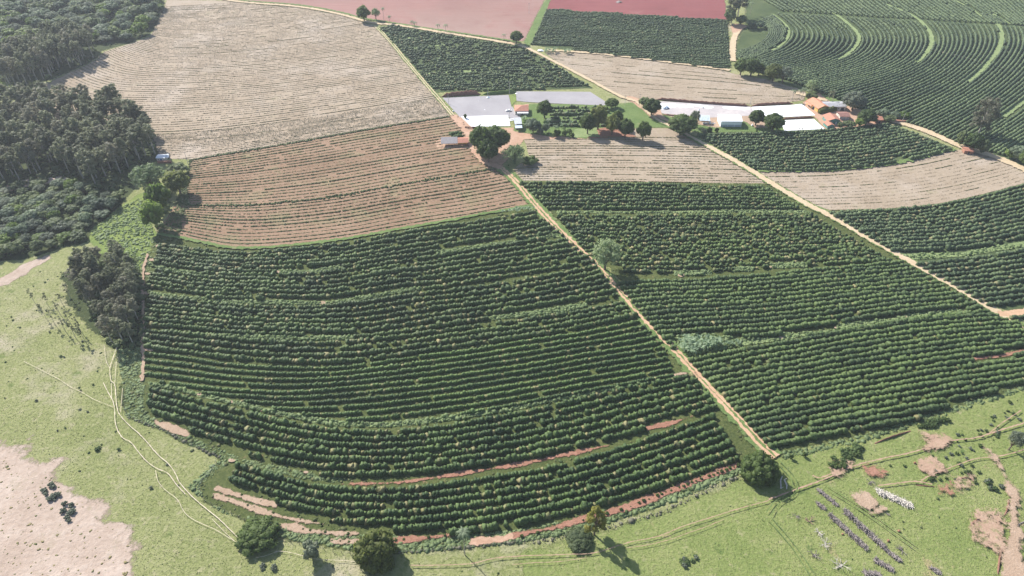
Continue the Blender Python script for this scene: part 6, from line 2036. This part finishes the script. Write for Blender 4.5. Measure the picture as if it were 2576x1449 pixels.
cover('tarpaulin', C5([(432, 545), (1214, 522), (1258, 700), (604, 716)]), 'big white sheet spread below the grey patio by the tiled house')
cover('tarpaulin', [(1890, 270), (1996, 265), (2016, 262), (2050, 291), (1961, 296), (1900, 296)], 'upper white sheet beside the yellow house')
cover('tarpaulin', [(1963, 304), (2046, 300.5), (2074, 325.5), (1972, 330)], 'lower white sheet fronting the dark coffee block')
berm('earth_bank', C8([(190, 722), (500, 705), (800, 690)]), 1.3, 1.6, 'bank')
tag(Mesh().box((*G(*C5([(665, 742)])[0]), .8), (14, .4, 1.6), -.02).build('retaining_wall', M['bank']), 'brown retaining wall under the front edge of the big white sheet', 'wall')
# heaps
def heap(pts_c, r, h, mat, name, label, cat, jag=.12):
    g = G(*pts_c)
    v, f, t = blobs(np.array([[0, 0]]), [r], [r * .8], [h], np.array([.2]), 1, jag, boxy=1.0)
    rr = np.linalg.norm(v[:, :2], axis=1) / r
    v[:, 2] = np.maximum(0, h * (1.05 - rr)) * (v[:, 2] > .02)
    tag(np_obj(name, v, f, M[mat], loc=(g[0], g[1], .02)), label, cat)


heap(C7([(428, 360)])[0], 3.2, 2.6, 'bluewhite', 'covered_heap', 'peaked pale blue tarpaulin heap on the bright patio', 'tarpaulin heap')
heap(C7([(1052, 355)])[0], .9, 1.2, 'steel', 'machine', 'small dark machine on the bright patio', 'machine')
heap(C7([(985, 392)])[0], .8, 1.2, 'bluewhite', 'covered_heap', 'small pale bundle on the bright patio by the tall grey tree', 'bundle')
heap(C7([(1878, 655)])[0], 1.0, 1.9, 'white', 'covered_heap', 'white wrapped bundle under the dark tree', 'bundle')
heap((1359, 128), 3.0, 1.6, 'white', 'sand_heap', 'white sand heap at the far crossroads', 'heap')  # mound of white sand
heap(C5([(828, 428)])[0], .8, .5, 'white', 'grain_heap', 'tiny white heap in the middle of the grey patio', 'heap')
heap(C5([(722, 280)])[0], .4, .4, 'white', 'grain_heap', 'speck of white grain near the back of the grey patio', 'heap')
heap(C5([(300, 455)])[0], 1.0, 1.0, 'white', 'covered_heap', 'white bundle at the roadside corner of the grey patio', 'bundle')
heap(C5([(885, 228)])[0], 1.6, 1.2, 'bluewhite', 'covered_heap', 'pale covered pile beside the patio lamp pole', 'bundle')
heap(C5([(1360, 160)])[0], 1.3, .8, 'white', 'covered_heap', 'white sheet bundle at the corner of the second patio', 'bundle')
heap((1557, 6), 3.5, 1.6, 'deadwood', 'brush_heap', 'dark heap on the red ploughed field', 'heap')
T('dark_bush', *C5([(503, 575)])[0], C5([(503, 505)])[0][1], 9, 'small round tree on the corner of the big white sheet', 'shrub', 'shrub')
T('thin', *C8([(515, 905)])[0], C8([(500, 855)])[0][1], 7, 'bare sapling in front of the lower white sheet', 'sapling', 'sapling')
T('thin', *C8([(565, 900)])[0], C8([(565, 852)])[0][1], 7, 'second sapling in front of the lower white sheet', 'sapling', 'sapling')

# ------------------------------------------------------------------ CAR
def make_car(x, y, rz, label):
    g = G(x, y)
    o = empty('car', (g[0], g[1], .03), rz)
    prof = [(-2.1, .35), (-2.12, .75), (-1.95, .92), (-1.0, .98), (-.45, 1.42), (.95, 1.45), (1.55, 1.0), (2.05, .92), (2.12, .6), (2.1, .32)]
    m = Mesh()
    n = len(prof)
    for sy in (-.84, .84):
        for px, pz in prof:
            m.v.append((px, sy * (.84 if pz > 1.2 else 1.0), pz))
    m.f = [list(range(n)), list(range(2 * n - 1, n - 1, -1))] + [[i, (i + 1) % n, n + (i + 1) % n, n + i][::-1] for i in range(n)]
    m.build('body', M['carpaint'], o)
    w = Mesh()
    w.v = [(-.98, -.72, .99), (-.5, -.63, 1.38), (-.5, .63, 1.38), (-.98, .72, .99)]
    w.v = [(a - .02, b, c + .03) for a, b, c in w.v]
    w.f = [[0, 1, 2, 3]]
    w.build('windscreen', M['glass'], o)
    w = Mesh()
    w.v = [(1.0 + .02, -.63, 1.42), (1.53, -.74, 1.03), (1.53, .74, 1.03), (1.02, .63, 1.42)]
    w.f = [[0, 1, 2, 3]]
    w.v = [(a + .02, b, c + .02) for a, b, c in w.v]
    w.build('rear_window', M['glass'], o)
    for s in (-1, 1):
        w = Mesh()
        w.face([(-.85, s * .845, 1.0), (-.42, s * .735, 1.36), (.9, s * .735, 1.39), (1.4, s * .845, 1.02)])
        w.build('side_window', M['glass'], o)
        Mesh().box((-2.12, s * .6, .7), (.06, .3, .14)).build('headlight', M['whitewall'], o)
        for px in (-1.3, 1.35):
            wh = Mesh().tube([(px, s * .72, .31), (px, s * .9, .31)], .31, 12).build('wheel', M['tyre'], o)
            Mesh().tube([(px, s * .89, .31), (px, s * .915, .31)], .18, 10).build('rim', M['steel'], wh)
    tag(o, label, 'car')


make_car(*C5([(1228, 452)])[0], 0.05, 'white car parked on the grey patio beside the tiled house')

# ------------------------------------------------------------------ POLES, FENCES
def power_pole(x, yb, h, label, group=None, arm=True):
    g = G(x, yb)
    o = empty('power_pole', (g[0], g[1], 0), .1)
    Mesh().tube([(0, 0, -.3), (0, 0, h)], [.16, .1], 7).build('pole', M['pole'], o)
    if arm:
        Mesh().box((0, 0, h - .6), (1.8, .12, .12)).build('crossarm', M['post'], o)
        for x_ in (-.8, 0, .8):
            Mesh().tube([(x_, 0, h - .54), (x_, 0, h - .3)], [.07, .04], 5).build('insulator', M['whitewall'], o)
    tag(o, label, 'power pole', group)


for x, y, h, lab, arm in ((*C5([(1243, 165)])[0], 10, 'tall pole between the two grey patios', True), (*C5([(222, 330)])[0], 8, 'lamp pole at the roadside corner of the grey patio', False), (*C5([(882, 205)])[0], 5, 'short pole on the back edge of the grey patio', False),
                          (*C5([(1243, 560)])[0], 6, 'pole at the corner of the big white sheet', False), (*C6([(1030, 300)])[0], 7, 'pole at the yard entrance by the road', True), (*C6([(1268, 310)])[0], 9, 'pole leaning against the road corner tree', True),
                          (*C7([(1843, 292)])[0], 6, 'pole on the bank behind the bright patio', False), (*C8([(2240, 770)])[0], 7, 'pole standing beside the brick stack', True), (*C(0, 0, [(1420, 1240)])[0], 9, 'pole at the near corner of the wide tan field', True),
                          (*C(1, 0, [(836, 160)])[0], 9, 'pale pole under the dark tree at the far field corner', False), (1330, 34, 10, 'distant pole in the pink ploughed field', True)):
    power_pole(x, y, h, lab, arm=arm)


def fence(pts, label, sp=3.2, lean=.12):
    p, L = resample(smooth(GP(pts), 1), sp)
    c = p[len(p) // 2]
    o = empty('fence', (c[0], c[1], 0))
    tag(o, label, 'fence')
    tops = []
    for i, q in enumerate(p):
        h = random.uniform(1.25, 1.6)
        dx, dy = random.gauss(0, lean), random.gauss(0, lean)
        x, y = q[0] - c[0], q[1] - c[1]
        Mesh().tube([(x, y, -.1), (x + dx, y + dy, h)], [.11, .08], 5).build('fence_post', M['post'], o)
        tops.append((x + dx * .8, y + dy * .8, h * .8))
    for f in (.45, .95):
        Mesh().tube([(a, b, z * f) for a, b, z in tops], .012, 3).build('wire', M['steel'], o)


fence(C(0, 2, [(935, 60), (930, 180), (975, 250), (1090, 300), (1240, 350), (1380, 430), (1520, 490), (1655, 550), (1610, 640), (1540, 720), (1500, 770), (1520, 870), (1640, 930), (1800, 1010), (1900, 1060)]), 'leaning post fence between the coffee and the yellowish pasture')
fence(C(1, 2, [(200, 1180), (420, 1230), (640, 1280), (900, 1290), (1100, 1270), (1400, 1250), (1600, 1235), (1932, 1200)]) + C(2, 2, [(120, 1190), (320, 1180), (700, 1090), (900, 1035), (1130, 970), (1300, 890), (1500, 790), (1740, 690)]), 'post fence with weedy foot along the lower edge of the coffee')
FW = np.concatenate([resample(smooth(GP(q), 1), .8)[0] for q in (C(1, 2, [(900, 1290), (1100, 1270), (1400, 1250), (1600, 1235), (1932, 1200)]) + C(2, 2, [(320, 1180), (700, 1090), (900, 1035), (1130, 970), (1300, 890), (1500, 790), (1740, 690)]), C(0, 2, [(975, 250), (1090, 300), (1240, 350), (1380, 430), (1520, 490), (1655, 550)]))])
tufts('fence_weeds', 'grey-green weeds along the foot of the post fences', 'weeds', FW + RNG.normal(size=FW.shape) * .4, 'euc_grey', .4, .26, 0, .1)

# ------------------------------------------------------------------ AIR
hz = bpy.data.materials.new('haze')
hz.use_nodes = True
hn = hz.node_tree
hn.nodes.clear()
ho = hn.nodes.new('ShaderNodeOutputMaterial')
hv = hn.nodes.new('ShaderNodeVolumePrincipled')
hv.inputs['Color'].default_value = (0.86, 0.92, 1.0, 1)
hv.inputs['Density'].default_value = 0.00011
hv.inputs['Anisotropy'].default_value = 0.2
hn.links.new(hv.outputs[0], ho.inputs['Volume'])
HAZE = True
if HAZE:
    hb = Mesh().box((0, 2700, 116), (8600, 8600, 238)).build('haze', hz)
    tag(hb, 'thin pale haze over the far fields', 'haze', kind='stuff')
